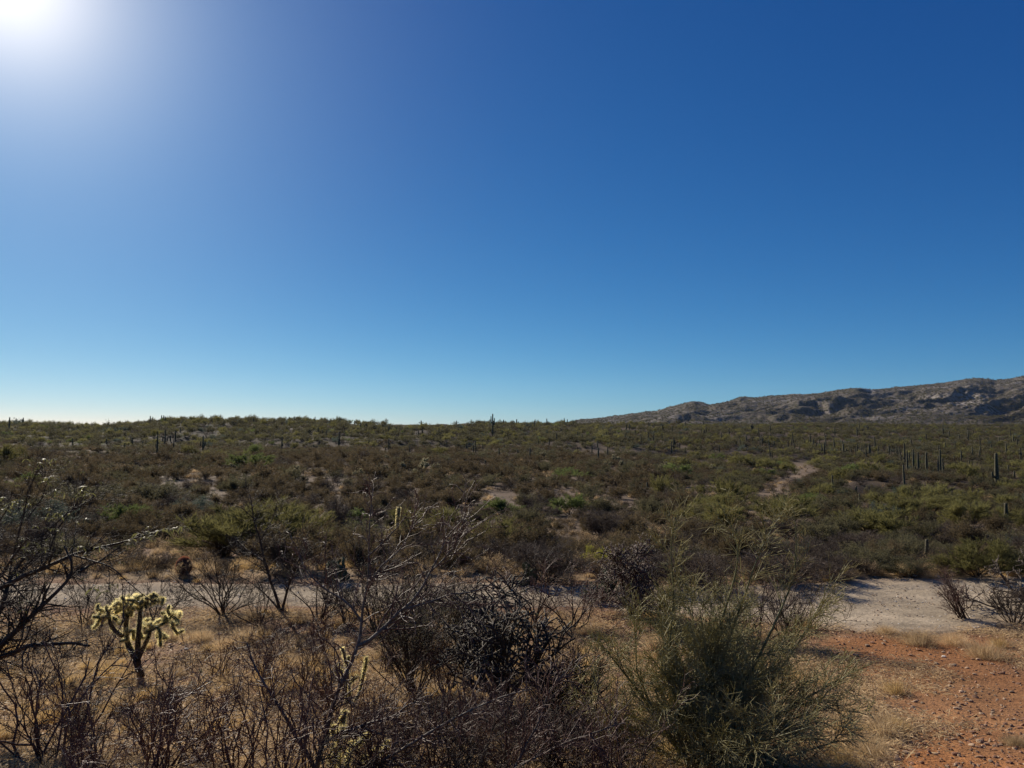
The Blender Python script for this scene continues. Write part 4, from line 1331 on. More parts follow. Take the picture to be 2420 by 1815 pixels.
clump(1825, 1256, 46, 'second bright golden grass clump under the dead roadside shrub')
clump(2010, 1252, 44, 'golden grass clump on the far road bank past the bend')
clump(485, 1400, 80, 'dark tan clump below the dark leafless roadside bush', True)
clump(425, 1385, 90, 'dense brown clump between the golden cholla and the leafless bush', True)
clump(545, 1340, 70, 'tan grass at the foot of the forked roadside tree', True)
clump(640, 1345, 80, 'straw clump on the road side of the forked tree', True)
clump(1240, 1480, 80, 'golden straw clump in the gap beneath the black cholla', True)
clump(1330, 1500, 80, 'straw clump between the black cholla and the green twig bush', True)
clump(170, 1620, 110, 'grey-brown grass clump low among the red twigs', True)
clump(470, 1590, 70, 'golden tuft among the red twigs beneath the grey branch')
for k_ in range(70):
    px = rng.uniform(0, 2212); py = rng.uniform(1340, 1640)
    p = hit(px, py)
    if road_mask(np.array([p[0]]), np.array([p[1]]))[0] > 0.1 or (px > 1800 and rng.random() < 0.6):
        continue
    w_ = rng.uniform(35, 75)
    clump(px, py, w_, '%s dry straw tuft %s' % ('wide' if w_ > 55 else 'small', where_at(px, py, MARKS_NEAR)), False, 'straw tufts on the near side of the road')
for k_ in range(60):
    px = rng.uniform(0, 2212)
    p = P3(px, 1250, 1.0)
    Y = rng.uniform(19.0, 22.0); X_ = (px - 1106) / 1534 * Y
    single('grass_clump', TUFT[int(rng.integers(4))], 'tan grass tuft lining the far road edge ' + where_at(px, 1250, MARKS + MARKS_NEAR), 'grass', (X_, Y, hs(X_, Y)), rng.uniform(0, 6), rng.uniform(0.7, 1.3), 'tan grass tufts lining the far road edge')

# loose stones one can tell apart
rng = R_('stones')
def stone(px, py, wpx, mt, lab, grp=None, name='stone'):
    p = hit(px, py)
    s = wpx * p[1] / 1534 / 2
    single(name, ROCK[mt][int(rng.integers(3))], lab, 'stone', (p[0], p[1], p[2] + s * 0.25), rng.uniform(0, 6.28), s, grp, (rng.normal(0, 0.15), rng.normal(0, 0.15)))
stone(402, 1404, 14, 'rock_white', 'flat white stone on the gravel beside the golden-spined cholla')
stone(1868, 1320 - 20, 8, 'rock_grey', 'dark stone lying on the gravel road')
stone(2038, 1420, 12, 'rock_white', 'pale stone at the top of the red dirt track')
stone(2105, 1458, 12, 'rock_tan', 'tan stone in the middle of the red dirt track')
stone(2115, 1605, 20, 'rock_tan', 'buff broken stone low on the red dirt track')
stone(2100, 1612, 16, 'rock_tan', 'buff slab touching the broken stone on the track')
stone(1992, 1572, 16, 'rock_grey', 'dark-shadowed stone beside the straw at the track border')
stone(870, 1640 - 40, 10, 'rock_white', 'white pebble under the grey branch twigs')
stone(1665, 1108, 9, 'rock_white', 'bright white boulder on the pale trail')
stone(1728, 1095, 9, 'rock_white', 'white boulder on the bank over the trail')
stone(1790, 1095 - 3, 8, 'rock_white', 'white boulder in the shaded wash')
for k_ in range(8):
    px, py = c4(rng.uniform(530, 650), rng.uniform(1290, 1370))
    stone(px, py, rng.uniform(6, 12), 'rock_grey', 'grey boulder in the rock pile beside the shaded palo verde', 'boulders in the rock pile by the wash', 'boulder')
for k_ in range(9):
    px, py = c4(rng.uniform(1340, 1490), rng.uniform(980, 1060))
    stone(px, py, rng.uniform(5, 10), 'rock_tan', 'tan boulder on the steep bank below the saguaro trio', 'boulders on the bank below the saguaro trio', 'boulder')
for k_ in range(7):
    px, py = c4(rng.uniform(2000, 2060), rng.uniform(975, 1010))
    stone(px, py, rng.uniform(5, 8), 'rock_grey', 'grey boulder at the foot of the one-armed saguaro', 'boulders at the one-armed saguaro', 'boulder')
for k_ in range(130):
    px = rng.uniform(1780, 2212); py = rng.uniform(1385, 1655)
    if px < 1850 and py > 1500: continue
    w_ = rng.uniform(6, 15); mt = str(rng.choice(['rock_tan', 'rock_red', 'rock_tan']))
    stone(px, py, w_, mt, '%s %s stone lying loose %s' % ('larger' if w_ > 10 else 'small', mt[5:], where_at(px, py, MARKS_NEAR)), 'stones on the red dirt track')
for k_ in range(110):
    px = rng.uniform(0, 1300); py = rng.uniform(1330, 1650)
    if road_mask(*[np.array([v]) for v in hit(px, py)[:2]])[0] > 0.2: continue
    w_ = rng.uniform(6, 15); mt = str(rng.choice(['rock_tan', 'rock_red', 'rock_grey']))
    stone(px, py, w_, mt, '%s %s stone in the gravel %s' % ('larger' if w_ > 10 else 'small', mt[5:], where_at(px, py, MARKS_NEAR)), 'stones among the bare twigs')
for k_ in range(45):
    X_ = rng.uniform(3, 12); Y_ = float(np.interp(X_, ROADF_X, ROADF)) + rng.normal(0.0, 0.35)
    s = rng.uniform(0.03, 0.08)
    single('stone', ROCK['rock_tan' if k_ % 3 else 'rock_white'][k_ % 3], 'pale stone graded to the far edge of the road bend', 'stone', (X_, Y_, max(hs(X_, Y_), 0) + s * 0.2), rng.uniform(0, 6), s, 'stones along the far edge of the road bend')

# ------------------------------------------------------------------ plants of the foreground
def tree_thing(name, label, cat, base, parts, group=None):
    t = thing(name, label, cat, base, 0, 1.0, group)
    for nm, me in parts:
        part(nm, me, t)
    return t

def limb_set(lines, base):
    """lines: list of (points [(px,py,Y)...], r0, r1, npts) -> separate batches relative to base"""
    out = []
    for pts, r0, r1 in lines:
        P = poly3([P3(*p) - base for p in pts], max(6, len(pts) * 3), R_('limb%s' % str(pts[0])), r0 * 0.25)
        out.append((P, np.linspace(r0, r1, len(P))))
    n = max(len(p) for p, r in out)
    PP = np.stack([poly3(p, n) for p, r in out]); RR = np.stack([np.linspace(r[0], r[-1], n) for p, r in out])
    return PP, RR

def thorny(mb, P, R, rng, n, mat, ln=0.02):
    b, T, r0, tt = pick(rng, P, R, n, 0.0, 1.0)
    q = unit(np.cross(T, rng.normal(size=(n, 3))))
    mb.blades(b, unit(q + T * 0.3), rng.uniform(0.6, 1.3, n) * ln, np.full(n, 0.0025), rng, mat)

# --- the mesquite on the left edge
base = hit(-150, 1560)
Ym = 7.6
lines = [([(-150, 1560, base[1]), (-60, 1470, 7.3), (0, 1399, 7.3), (59, 1343, 7.4), (102, 1293, 7.5), (154, 1248, 7.6), (172, 1232, 7.6), (150, 1206, 7.7), (140, 1180, 7.8)], 0.062, 0.008),
         ([(-80, 1490, 7.3), (-20, 1360, 7.6), (10, 1300, 7.8), (20, 1250, 8.0), (60, 1190, 8.1), (110, 1140, 8.2)], 0.038, 0.007),
         ([(-60, 1300, 7.8), (0, 1268, 7.9), (95, 1225, 7.9), (149, 1199, 8.0), (200, 1186, 8.0), (256, 1175, 8.1), (300, 1160, 8.1), (370, 1141, 8.2)], 0.032, 0.004),
         ([(0, 1420, 7.3), (59, 1396, 7.2), (120, 1391, 7.1), (195, 1391, 7.0)], 0.026, 0.010),
         ([(172, 1235, 7.6), (190, 1222, 7.7), (230, 1205, 7.8), (262, 1176, 7.9)], 0.018, 0.006),
         ([(110, 1140, 8.2), (150, 1105, 8.3), (200, 1078, 8.4), (245, 1055, 8.4)], 0.010, 0.003),
         ([(20, 1250, 8.0), (30, 1190, 7.9), (50, 1120, 7.9), (60, 1060, 7.9), (88, 1000, 7.9)], 0.014, 0.003),
         ([(60, 1120, 7.9), (90, 1080, 8.0), (105, 1030, 8.0)], 0.008, 0.003),
         ([(0, 1200, 7.8), (-10, 1140, 7.8), (25, 1085, 7.8)], 0.010, 0.003),
         ([(95, 1225, 7.9), (120, 1150, 8.0), (165, 1090, 8.1), (180, 1058, 8.1)], 0.012, 0.003),
         ([(160, 1200, 7.8), (240, 1222, 7.6), (290, 1270, 7.5), (330, 1300, 7.5)], 0.011, 0.003),
         ([(-60, 1470, 7.3), (-40, 1340, 7.0), (10, 1230, 6.9), (60, 1160, 6.9)], 0.022, 0.006)]
rng = R_('mesquite')
P, R = limb_set(lines, base)
tb = MB(); tb.tubes(P, R, 8, 0)
P1, R1 = sprout(rng, P, R, 260, 0.60, 0.75, 6, 0.02, 0.24, 0.15, 1.0, rs=0.45, rmax=0.010, rmin=0.003)
P2, R2 = sprout(rng, P1, R1, 1600, 0.27, 0.8, 5, 0.02, 0.27, 0.15, 1.0, rs=0.6, rmin=0.0018)
P3_, R3 = sprout(rng, P2, R2, 3000, 0.11, 0.8, 3, 0.0, 0.25, 0.1, 1.0, rs=0.7, rmin=0.0012)
tw = MB(); tw.tubes(P1, R1, 5, 0); tw.tubes(P2, R2, 4, 0); tw.tubes(P3_, R3, 3, 0)
thorny(tw, P2, R2, rng, 900, 0)
# drooping pinnate leaves: sprays of curved narrow leaflets
def pinnate(mb, Q, rng, mat, n_per=6, ln=0.125, wd=0.011):
    for q in Q:
        n = int(n_per * rng.uniform(0.7, 1.3))
        a = rng.uniform(0, 2 * pi, n)
        d = unit(np.stack([np.cos(a), np.sin(a) * 0.7, rng.uniform(0.0, 0.7, n)], 1))
        L0 = ln * rng.uniform(0.6, 1.2, n)
        pts = [np.repeat(q[None], n, 0)]
        for j in range(4):
            d = unit(d + np.array([0, 0, -0.42]))
            pts.append(pts[-1] + d * (L0 / 4)[:, None])
        PP = np.stack(pts, 1)
        side = unit(np.cross(PP[:, -1] - PP[:, 0], rng.normal(size=(n, 3)) * 0.3 + np.array([0, 0, 1.0])))
        w = np.array([0.4, 1, 1, 0.8, 0.1]) * wd / 2
        V = np.stack([PP - side[:, None] * w[None, :, None], PP + side[:, None] * w[None, :, None]], 2)     # n,5,2,3
        idx = np.arange(n * 10).reshape(n, 5, 2)
        f = np.stack([idx[:, :-1, 0], idx[:, :-1, 1], idx[:, 1:, 1], idx[:, 1:, 0]], -1).reshape(-1, 4)
        mb.add(V.reshape(-1, 3), f, mat)
lf = MB()
spots = [(80, 1000), (95, 992), (88, 1012), (104, 1032), (118, 1028), (100, 1040), (30, 1085), (45, 1080), (20, 1095), (60, 1090), (8, 1100), (178, 1060), (190, 1068), (170, 1072), (185, 1050), (110, 1110), (125, 1108), (100, 1118),
         (135, 1115), (55, 1165), (70, 1172), (45, 1180), (64, 1190), (190, 1120), (380, 1140), (395, 1137), (300, 1153), (315, 1148), (330, 1150), (345, 1146), (360, 1142), (372, 1143), (282, 1167), (330, 1156), (275, 1175), (315, 1160),
         (215, 1180), (40, 1290), (50, 1300), (215, 1265), (235, 1262), (200, 1272), (240, 1275), (255, 1262), (225, 1278), (170, 1180), (120, 1060), (140, 1065), (5, 1075), (240, 1200), (205, 1215), (190, 1198)]
Q = np.array([P3(a, b, 7.9 + rng.normal(0, 0.15)) - base for a, b in spots])
pinnate(lf, Q, rng, 0)
b_, T_, _, _ = pick(rng, P2, R2, 110, 0.6, 1.0)
pinnate(lf, b_, rng, 0, 4, 0.06, 0.009)
tree_thing('mesquite_tree', 'dark-limbed mesquite with sparse drooping leaves reaching in at the frame edge', 'tree', base,
           [('trunk', tb.mesh('mesquite_trunk', [M['bark_dark']], True)), ('twigs', tw.mesh('mesquite_twigs', [M['bark_dark']])), ('leaves', lf.mesh('mesquite_leaves', [M['leaf_mesquite']]))])

# --- generic bare branching shrub with its own prototypes
def twig_shrub(seed, Hh, n0, spread, n1, n2, n3, r0, bark, twig, wig=0.2, lean=(0, 0), up=0.08, thorns=0, kb=5, leaf=None, nleaf=0):
    rng = R_('twig%s' % seed)
    P, R = stems(rng, n0, Hh, spread, 7, wig, up * 0.6, r0, 0.04, lean)
    P1, R1 = sprout(rng, P, R, n1, Hh * 0.50, 0.6, 6, up, wig, 0.2, 1.0, rs=0.6, rmin=0.0042, zmin=0.0)
    P2, R2 = sprout(rng, P1, R1, n2, Hh * 0.24, 0.7, 5, up, wig * 1.2, 0.15, 1.0, rs=0.65, rmin=0.0030, zmin=0.0)
    P3_, R3 = sprout(rng, P2, R2, n3, Hh * 0.09, 0.8, 3, up, wig, 0.1, 1.0, rs=0.7, rmin=0.0022, zmin=0.0)
    a = MB(); a.tubes(P, R, kb, 0)
    b = MB(); b.tubes(P1, R1, 4, 0); b.tubes(P2, R2, 3, 0); b.tubes(P3_, R3, 3, 0)
    if thorns:
        thorny(b, P2, R2, rng, thorns, 0)
    res = [('branches', a.mesh('shrub_branches', [M[bark]], True)), ('twigs', b.mesh('shrub_twigs', [M[twig]]))]
    if leaf:
        c = MB()
        bb, T, _, _ = pick(rng, P2, R2, nleaf, 0.3, 1.0)
        bb = bb + rng.normal(0, 0.012, bb.shape)
        c.blades(bb, unit(T + rng.normal(0, 0.8, T.shape)), rng.uniform(0.012, 0.028, nleaf), rng.uniform(0.005, 0.010, nleaf), rng, 0)
        res.append(('leaves', c.mesh('shrub_leaves', [M[leaf]])))
    return res

# forked small tree at the near road edge
base = hit(606, 1322)
Yb = base[1]
lines = [([(606, 1322, Yb), (588, 1262, Yb), (572, 1215, Yb), (562, 1170, Yb), (548, 1120, Yb + .1), (540, 1068, Yb + .1)], 0.036, 0.007),
         ([(610, 1322, Yb), (618, 1280, Yb - .1), (632, 1240, Yb - .1), (650, 1200, Yb - .2), (664, 1165, Yb - .2)], 0.032, 0.007),
         ([(572, 1215, Yb), (540, 1190, Yb + .3), (500, 1175, Yb + .4)], 0.020, 0.005),
         ([(548, 1120, Yb + .1), (520, 1095, Yb + .2), (505, 1092, Yb + .2)], 0.012, 0.004),
         ([(562, 1170, Yb), (590, 1120, Yb - .2), (600, 1080, Yb - .3)], 0.016, 0.004),
         ([(632, 1240, Yb), (600, 1205, Yb - .4), (590, 1160, Yb - .5)], 0.018, 0.005),
         ([(604, 1318, Yb), (575, 1285, Yb + .2), (540, 1255, Yb + .4), (505, 1240, Yb + .5)], 0.020, 0.005)]
rng = R_('forked tree')
P, R = limb_set(lines, base)
a = MB(); a.tubes(P, R, 8, 0)
P1, R1 = sprout(rng, P, R, 110, 0.70, 0.7, 6, 0.02, 0.22, 0.2, 1.0, rs=0.5, rmax=0.012, rmin=0.004)
P2, R2 = sprout(rng, P1, R1, 900, 0.34, 0.8, 5, 0.03, 0.25, 0.15, 1.0, rs=0.6, rmin=0.002)
P3_, R3 = sprout(rng, P2, R2, 2600, 0.14, 0.8, 3, 0.0, 0.25, 0.1, 1.0, rs=0.7, rmin=0.0024)
b = MB(); b.tubes(P1, R1, 4, 0); b.tubes(P2, R2, 3, 0); b.tubes(P3_, R3, 3, 0)
tree_thing('mesquite_tree', 'small leafless tree with a black forked trunk at the near road edge', 'tree', base,
           [('trunk', a.mesh('forked_trunk', [M['bark_dark']], True)), ('twigs', b.mesh('forked_twigs', [M['bark_dark']]))])

# leafless bush beside it
base = hit(482, 1332)
tree_thing('bare_shrub', 'dark leafless many-stemmed bush beside the forked roadside tree', 'shrub', base,
           twig_shrub('roadside', 1.35, 13, 0.95, 70, 420, 1000, 0.020, 'bark_dark', 'bark_dark', 0.2, (0.1, 0)))
base = hit(330, 1345)
tree_thing('bare_shrub', 'thin leafless bush against the road behind the golden-spined cholla', 'shrub', base,
           twig_shrub('roadside2', 1.2, 9, 0.95, 60, 360, 800, 0.014, 'bark_dark', 'bark_dark', 0.22))

VERGE = [twig_shrub('verge%d' % s, 1.15, 12, 0.8, 70, 330, 600, 0.013, 'bark_dark', 'bark_dark' if s else 'twig_red', 0.2) for s in range(3)]
rng = R_('verge')
for px, py, Hh, lab in ((180, 1352, 1.0, 'thin dark bush by the road behind the mesquite limb'), (262, 1338, 0.8, 'small bare bush by the road over the golden-spined cholla'), (560, 1352, 0.8, 'low bare bush at the foot of the forked tree, road side'),
                        (690, 1345, 1.3, 'tall bare bush by the road just past the forked tree'), (748, 1352, 1.0, 'bare bush at the road edge behind the vertical grey limb'), (812, 1362, 1.25, 'dark bare bush at the road edge over the young golden cholla'),
                        (930, 1375, 1.25, 'bare bush at the road edge touching the olive creosote'), (1010, 1350, 1.1, 'bare bush by the road rising behind the black cholla'), (1150, 1352, 1.3, 'grey-limbed bush by the road to one side of the black cholla'),
                        (1230, 1365, 1.2, 'bare bush by the road between the black and the reddish cholla'), (1450, 1368, 1.1, 'bare bush by the road hidden in the green twig bush'), (1560, 1372, 1.2, 'bare bush whose twigs cross the road behind the green shoots'),
                        (1640, 1395, 1.2, 'bushy bare shrub by the road at the edge of the green twig bush'), (40, 1352, 1.2, 'bare bush by the road half behind the mesquite trunk')):
    base = hit(px, py)
    t = thing('bare_shrub', lab, 'shrub', base, rng.uniform(0, 6.28), Hh * rng.uniform(0.9, 1.1))
    for nm, me in VERGE[int(rng.integers(3))]:
        part(nm, me, t)

# --- golden-spined cholla
base = hit(303, 1470)
Yc = base[1]
def cc(x, y):
    return (200 + x / 7.54) * 0.914, (1380 + y / 7.54) * 0.914
rng = R_('golden cholla')
trunkL = [[(1010, 1640), (960, 1500), (930, 1350)], [(930, 1350), (800, 1150), (720, 950), (740, 700), (760, 560)], [(945, 1420), (950, 1100), (960, 850), (990, 620), (990, 470)],
          [(700, 940), (560, 860), (450, 720), (430, 560), (420, 470)], [(960, 1330), (1080, 1060), (1140, 960), (1180, 800), (1190, 680)]]
jointL = [[(430, 560), (340, 590), (320, 680)], [(430, 500), (330, 460), (230, 460)], [(420, 560), (270, 600), (230, 740), (170, 770)], [(440, 480), (520, 380), (590, 420)], [(470, 580), (530, 610), (600, 670)],
          [(1140, 950), (1080, 945), (1020, 955)], [(1190, 830), (1290, 760), (1420, 700), (1500, 640)], [(1500, 640), (1560, 540), (1630, 515), (1695, 515)], [(1690, 520), (1685, 590)], [(1500, 640), (1460, 560)], [(1520, 560), (1480, 470)],
          [(1500, 640), (1570, 760), (1650, 880)], [(1570, 580), (1680, 660), (1650, 710)], [(1180, 800), (1080, 870)], [(1300, 760), (1350, 860), (1350, 1000), (1340, 1060)], [(1360, 880), (1470, 950)], [(1350, 880), (1290, 950)],
          [(760, 560), (700, 450), (640, 360)], [(740, 500), (810, 400), (790, 270)], [(760, 450), (730, 280)], [(800, 420), (880, 300), (900, 210)], [(900, 210), (950, 230)], [(990, 470), (880, 400), (760, 400)],
          [(990, 460), (1080, 380), (1130, 260), (1180, 210)], [(1100, 430), (1090, 330)], [(1130, 260), (1250, 230)], [(1170, 260), (1250, 350)], [(1250, 290), (1320, 310), (1380, 250)], [(1380, 260), (1380, 360)], [(1065, 310), (1060, 260)],
          [(850, 300), (980, 350)], [(720, 400), (580, 500)], [(850, 430), (830, 560)], [(960, 880), (850, 800), (740, 870), (760, 990)], [(860, 830), (880, 980)], [(960, 720), (1060, 660), (1070, 780)], [(640, 360), (580, 330)],
          [(680, 420), (600, 440), (560, 510)], [(820, 330), (700, 290)], [(1240, 720), (1330, 650), (1400, 640)], [(1190, 700), (1130, 720)], [(1420, 700), (1440, 620)], [(700, 560), (640, 470)], [(1020, 400), (940, 330)],
          [(1200, 210), (1290, 260)], [(1110, 330), (1180, 370)], [(860, 470), (800, 520)], [(400, 470), (390, 400)], [(520, 390), (600, 330)]]
off = {}
def dep(p):
    k = (round(p[0] / 60), round(p[1] / 60))
    if k not in off:
        off[k] = float(rng.normal(0, 0.07))
    return off[k]
def line3(L_):
    return [P3(*cc(*p), Yc + dep(p)) - base for p in L_]
t = thing('cholla', 'golden-spined branching cholla glowing in the sun beside the road', 'cactus', base)
mb = MB()
for k_, L_ in enumerate(trunkL):
    P = poly3(line3(L_), 8)[None]
    r = np.linspace([0.05, 0.042, 0.042, 0.032, 0.032][k_], [0.045, 0.028, 0.028, 0.024, 0.022][k_], 8)[None]
    mb.tubes(P, r * (1 + 0.08 * rng.normal(size=(1, 8))), 9, 0)
    spine_coat(mb, P, r, rng, 1500, 0.034, 0.0022, 1 if k_ else 2, 0.15 if k_ else 0)
part('trunk', mb.mesh('golden_cholla_trunk', [M['cholla_old'], M['spine_gold'], M['cholla_old']]), t)
side_j = []
for L_ in jointL[:-4]:
    q_ = np.array(line3(L_))
    for _ in range(2 if len(L_) > 2 else 1):
        i_ = int(rng.integers(1, len(q_)))
        d_ = unit(rng.normal(0, 1, 3) + np.array([0, 0, 0.5]))
        side_j.append([q_[i_], q_[i_] + d_ * 0.045, q_[i_] + d_ * 0.085 + np.array([0, 0, -0.008])])
for L_ in jointL + side_j:
    P = poly3(line3(L_) if isinstance(L_[0], tuple) else L_, 6)
    r = 0.0205 * (0.85 + 0.25 * np.sin(np.linspace(0.2, pi - 0.3, 6)))
    jb = MB()
    PP, RR = tip_caps(P[None], r[None], 2)
    jb.tubes(PP, RR, 8, 0)
    spine_coat(jb, PP, RR, rng, 2500, 0.036, 0.0022, 1)
    part('joint', jb.mesh('cholla_joint', [M['cactus_green'], M['spine_gold']]), t)

rng = R_('fallen joints')
for k_ in range(7):
    a_ = rng.uniform(0, 6.28); d_ = rng.uniform(0.25, 0.9)
    x_, y_ = base[0] + d_ * math.cos(a_), base[1] + d_ * math.sin(a_)
    b = MB()
    PP, RR = tip_caps(np.array([[[0, 0, 0], [0.03, 0.004, 0.004], [0.07, 0.0, 0.0]]], float), np.array([[0.008, 0.017, 0.014]]), 2)
    b.tubes(PP, RR, 8, 0)
    spine_coat(b, PP, RR, rng, 2200, 0.03, 0.0022, 1)
    single('fallen_joint', b.mesh('fallen_joint', [M['cactus_green'], M['spine_straw']]), 'spiny joint dropped on the ground %s the golden-spined cholla' % ('behind' if y_ > base[1] else 'in front of'), 'cactus piece', (x_, y_, hs(x_, y_) + 0.025), rng.uniform(0, 6.28), rng.uniform(0.9, 1.4))

# two smaller golden chollas low among the twigs
def small_cholla(px, py, hgt, lab, seed):
    base = hit(px, py)
    rng = R_('small cholla%d' % seed)
    t = thing('cholla', lab, 'cactus', base)
    P, R = stems(rng, 3, hgt * 0.8, 0.35, 5, 0.12, 0.15, 0.032, 0.03)
    P, R = tip_caps(P, R, 2)
    a = MB(); a.tubes(P, R, 8, 0); spine_coat(a, P, R, rng, 2500, 0.028, 0.0022, 1)
    part('trunk', a.mesh('small_cholla_trunk', [M['cactus_green'], M['spine_gold']]), t)
    P1, R1 = sprout(rng, P, R, 12, hgt * 0.42, 0.9, 5, 0.3, 0.1, 0.35, 1.0, rs=0.8, rmin=0.02, lt=0.2)
    R1 = np.maximum(R1, 0.018)
    P1, R1 = tip_caps(P1, R1, 2)
    for k_ in range(len(P1)):
        a = MB(); a.tubes(P1[k_:k_ + 1], R1[k_:k_ + 1], 8, 0); spine_coat(a, P1[k_:k_ + 1], R1[k_:k_ + 1], rng, 3000, 0.028, 0.0022, 1)
        part('joint', a.mesh('small_cholla_joint', [M['cactus_green'], M['spine_gold']]), t)
small_cholla(738, 1700, 0.50, 'golden-spined young cholla behind the forking grey branch at the bottom', 1)
small_cholla(752, 1530, 0.55, 'young golden cholla half hidden by twigs under the pale grey limb', 2)
small_cholla(800, 1690, 0.30, 'smallest golden cholla pup beside the one at the bottom', 3)

# --- chain chollas: dark, tangled, jointed
def chain_cholla(name, label, base, Hh, width, seed, counts=(7, 46, 190, 420), fruit=True, lean=(0.0, 0.0), mats=('cholla_dark', 'cholla_dark')):
    rng = R_('chain%s' % seed)
    P, R = stems(rng, counts[0], Hh * 0.75, width, 7, 0.16, 0.05, 0.045, 0.04, lean)
    P1, R1 = sprout(rng, P, R, counts[1], Hh * 0.42, 0.8, 5, 0.06, 0.22, 0.3, 1.0, rs=0.7, rmin=0.014, rmax=0.026)
    P2, R2 = sprout(rng, P1, R1, counts[2], Hh * 0.20, 0.95, 4, 0.02, 0.28, 0.2, 1.0, rs=0.8, rmin=0.010, rmax=0.015, lt=0.3)
    P3_, R3 = sprout(rng, P2, R2, counts[3], Hh * 0.085, 1.1, 3, -0.02, 0.3, 0.2, 1.0, rs=0.9, rmin=0.009, rmax=0.012, lt=0.2)
    R2 = np.maximum(R2, 0.0085); R3 = np.maximum(R3, 0.0075)
    a = MB(); a.tubes(P, R * (1 + 0.1 * rng.normal(size=R.shape)), 7, 0)
    t = thing(name, label, 'cactus', base)
    part('trunk', a.mesh('chain_cholla_trunk', [M[mats[0]]]), t)
    P1, R1 = tip_caps(P1, R1, 2); P2, R2 = tip_caps(P2, R2, 1); P3_, R3 = tip_caps(P3_, R3, 1)
    a = MB(); a.tubes(P1, R1, 7, 0)
    spine_coat(a, P1, R1, rng, 260, 0.014, 0.0018, 1)
    part('arms', a.mesh('chain_cholla_arms', [M[mats[0]], M['spine_pale']]), t)
    a = MB(); a.tubes(P2, R2, 6, 0); a.tubes(P3_, R3, 5, 0)
    spine_coat(a, P2, R2, rng, 240, 0.013, 0.0018, 1); spine_coat(a, P3_, R3, rng, 200, 0.012, 0.0018, 1)
    part('joints', a.mesh('chain_cholla_joints', [M[mats[1]], M['spine_pale']]), t)
    if fruit:
        n = 26
        b, T, r0, _ = pick(rng, P3_[:, :3], R3[:, :3], n, 0.7, 1.0)
        for k_ in range(n):
            f = MB()
            d = unit(T[k_] + rng.normal(0, 0.4, 3))
            PP = np.stack([b[k_] + d * 0.026 * s for s in (0, 0.35, 0.7, 1.0)])[None]
            f.tubes(PP, np.array([[0.006, 0.011, 0.011, 0.004]]), 7, 0)
            part('fruit', f.mesh('cholla_fruit', [M['fruit_pale']], True), t)
    return t
base = hit(1085, 1540)
chain_cholla('chain_cholla', 'large black tangled chain cholla in the middle of the near bank', base, 1.75, 0.75, 'A', (8, 60, 340, 900), lean=(-0.03, 0))
base = hit(1365, 1335)
chain_cholla('chain_cholla', 'reddish-brown tangled cholla behind the green twig bush near the road', base, 1.75, 0.7, 'B', (7, 60, 400, 1300), mats=('cholla_dark', 'twig_red'))
base = hit(2250, 1330)
chain_cholla('chain_cholla', 'dead black cholla limbs reaching in over the road at the frame edge', base, 1.7, 0.9, 'C', (7, 44, 130, 300), fruit=False, lean=(-0.35, 0))
base = hit(1310, 1300)
chain_cholla('chain_cholla', 'low grey-green cholla in front of the yellow-flowered bush', base, 0.9, 0.9, 'D', (8, 50, 200, 500), mats=('cactus_green', 'cactus_green'))
base = hit(1960, 1700)

# --- whitethorn with the long grey limbs
base = hit(690, 1720)
Yw = base[1]
lines = [([(690, 1720, Yw), (680, 1660, Yw), (702, 1588, Yw), (725, 1496, Yw), (743, 1465, Yw), (776, 1394, Yw + .05), (779, 1330, Yw + .1), (797, 1247, Yw + .1), (797, 1163, Yw + .15), (802, 1068, Yw + .2)], 0.022, 0.0025),
         ([(776, 1394, Yw + .05), (800, 1385, Yw), (868, 1317, Yw - .05), (900, 1290, Yw - .1), (925, 1240, Yw - .1), (950, 1200, Yw - .1), (965, 1160, Yw - .1)], 0.017, 0.004),
         ([(868, 1317, Yw - .05), (930, 1300, Yw - .2), (975, 1282, Yw - .2), (1020, 1281, Yw - .3), (1060, 1262, Yw - .3)], 0.009, 0.003),
         ([(695, 1610, Yw), (730, 1585, Yw - .1), (771, 1571, Yw - .15), (861, 1543, Yw - .2), (885, 1512, Yw - .2), (910, 1518, Yw - .2)], 0.014, 0.005),
         ([(680, 1660, Yw), (640, 1590, Yw + .1), (600, 1520, Yw + .2), (555, 1450, Yw + .3), (530, 1390, Yw + .4)], 0.017, 0.005),
         ([(779, 1340, Yw + .1), (750, 1300, Yw + .1), (700, 1270, Yw + .2), (660, 1235, Yw + .2), (640, 1180, Yw + .3)], 0.010, 0.003),
         ([(790, 1270, Yw + .1), (830, 1215, Yw), (870, 1185, Yw), (893, 1130, Yw)], 0.009, 0.003),
         ([(797, 1200, Yw + .1), (850, 1150, Yw), (880, 1110, Yw - .1)], 0.008, 0.003),
         ([(700, 1720, Yw), (900, 1600, Yw - .6), (1000, 1540, Yw - .7), (1090, 1500, Yw - .8), (1150, 1490, Yw - .8)], 0.016, 0.004),
         ([(1090, 1710, Yw - .7), (1130, 1620, Yw - .7), (1165, 1560, Yw - .7), (1180, 1500, Yw - .7), (1230, 1440, Yw - .7)], 0.010, 0.003),
         ([(1130, 1650, Yw - .7), (1200, 1615, Yw - .7), (1260, 1590, Yw - .8), (1350, 1560, Yw - .8)], 0.008, 0.003),
         ([(925, 1240, Yw), (985, 1180, Yw), (1010, 1100, Yw), (1000, 1060, Yw)], 0.007, 0.002)]
rng = R_('whitethorn')
P, R = limb_set(lines, base)
a = MB(); a.tubes(P, R, 8, 0)
P1, R1 = sprout(rng, P, R, 300, 0.50, 0.7, 7, 0.06, 0.24, 0.1, 1.0, rs=0.55, rmax=0.008, rmin=0.004)
P2, R2 = sprout(rng, P1, R1, 900, 0.24, 0.8, 6, 0.05, 0.3, 0.15, 1.0, rs=0.65, rmin=0.0028)
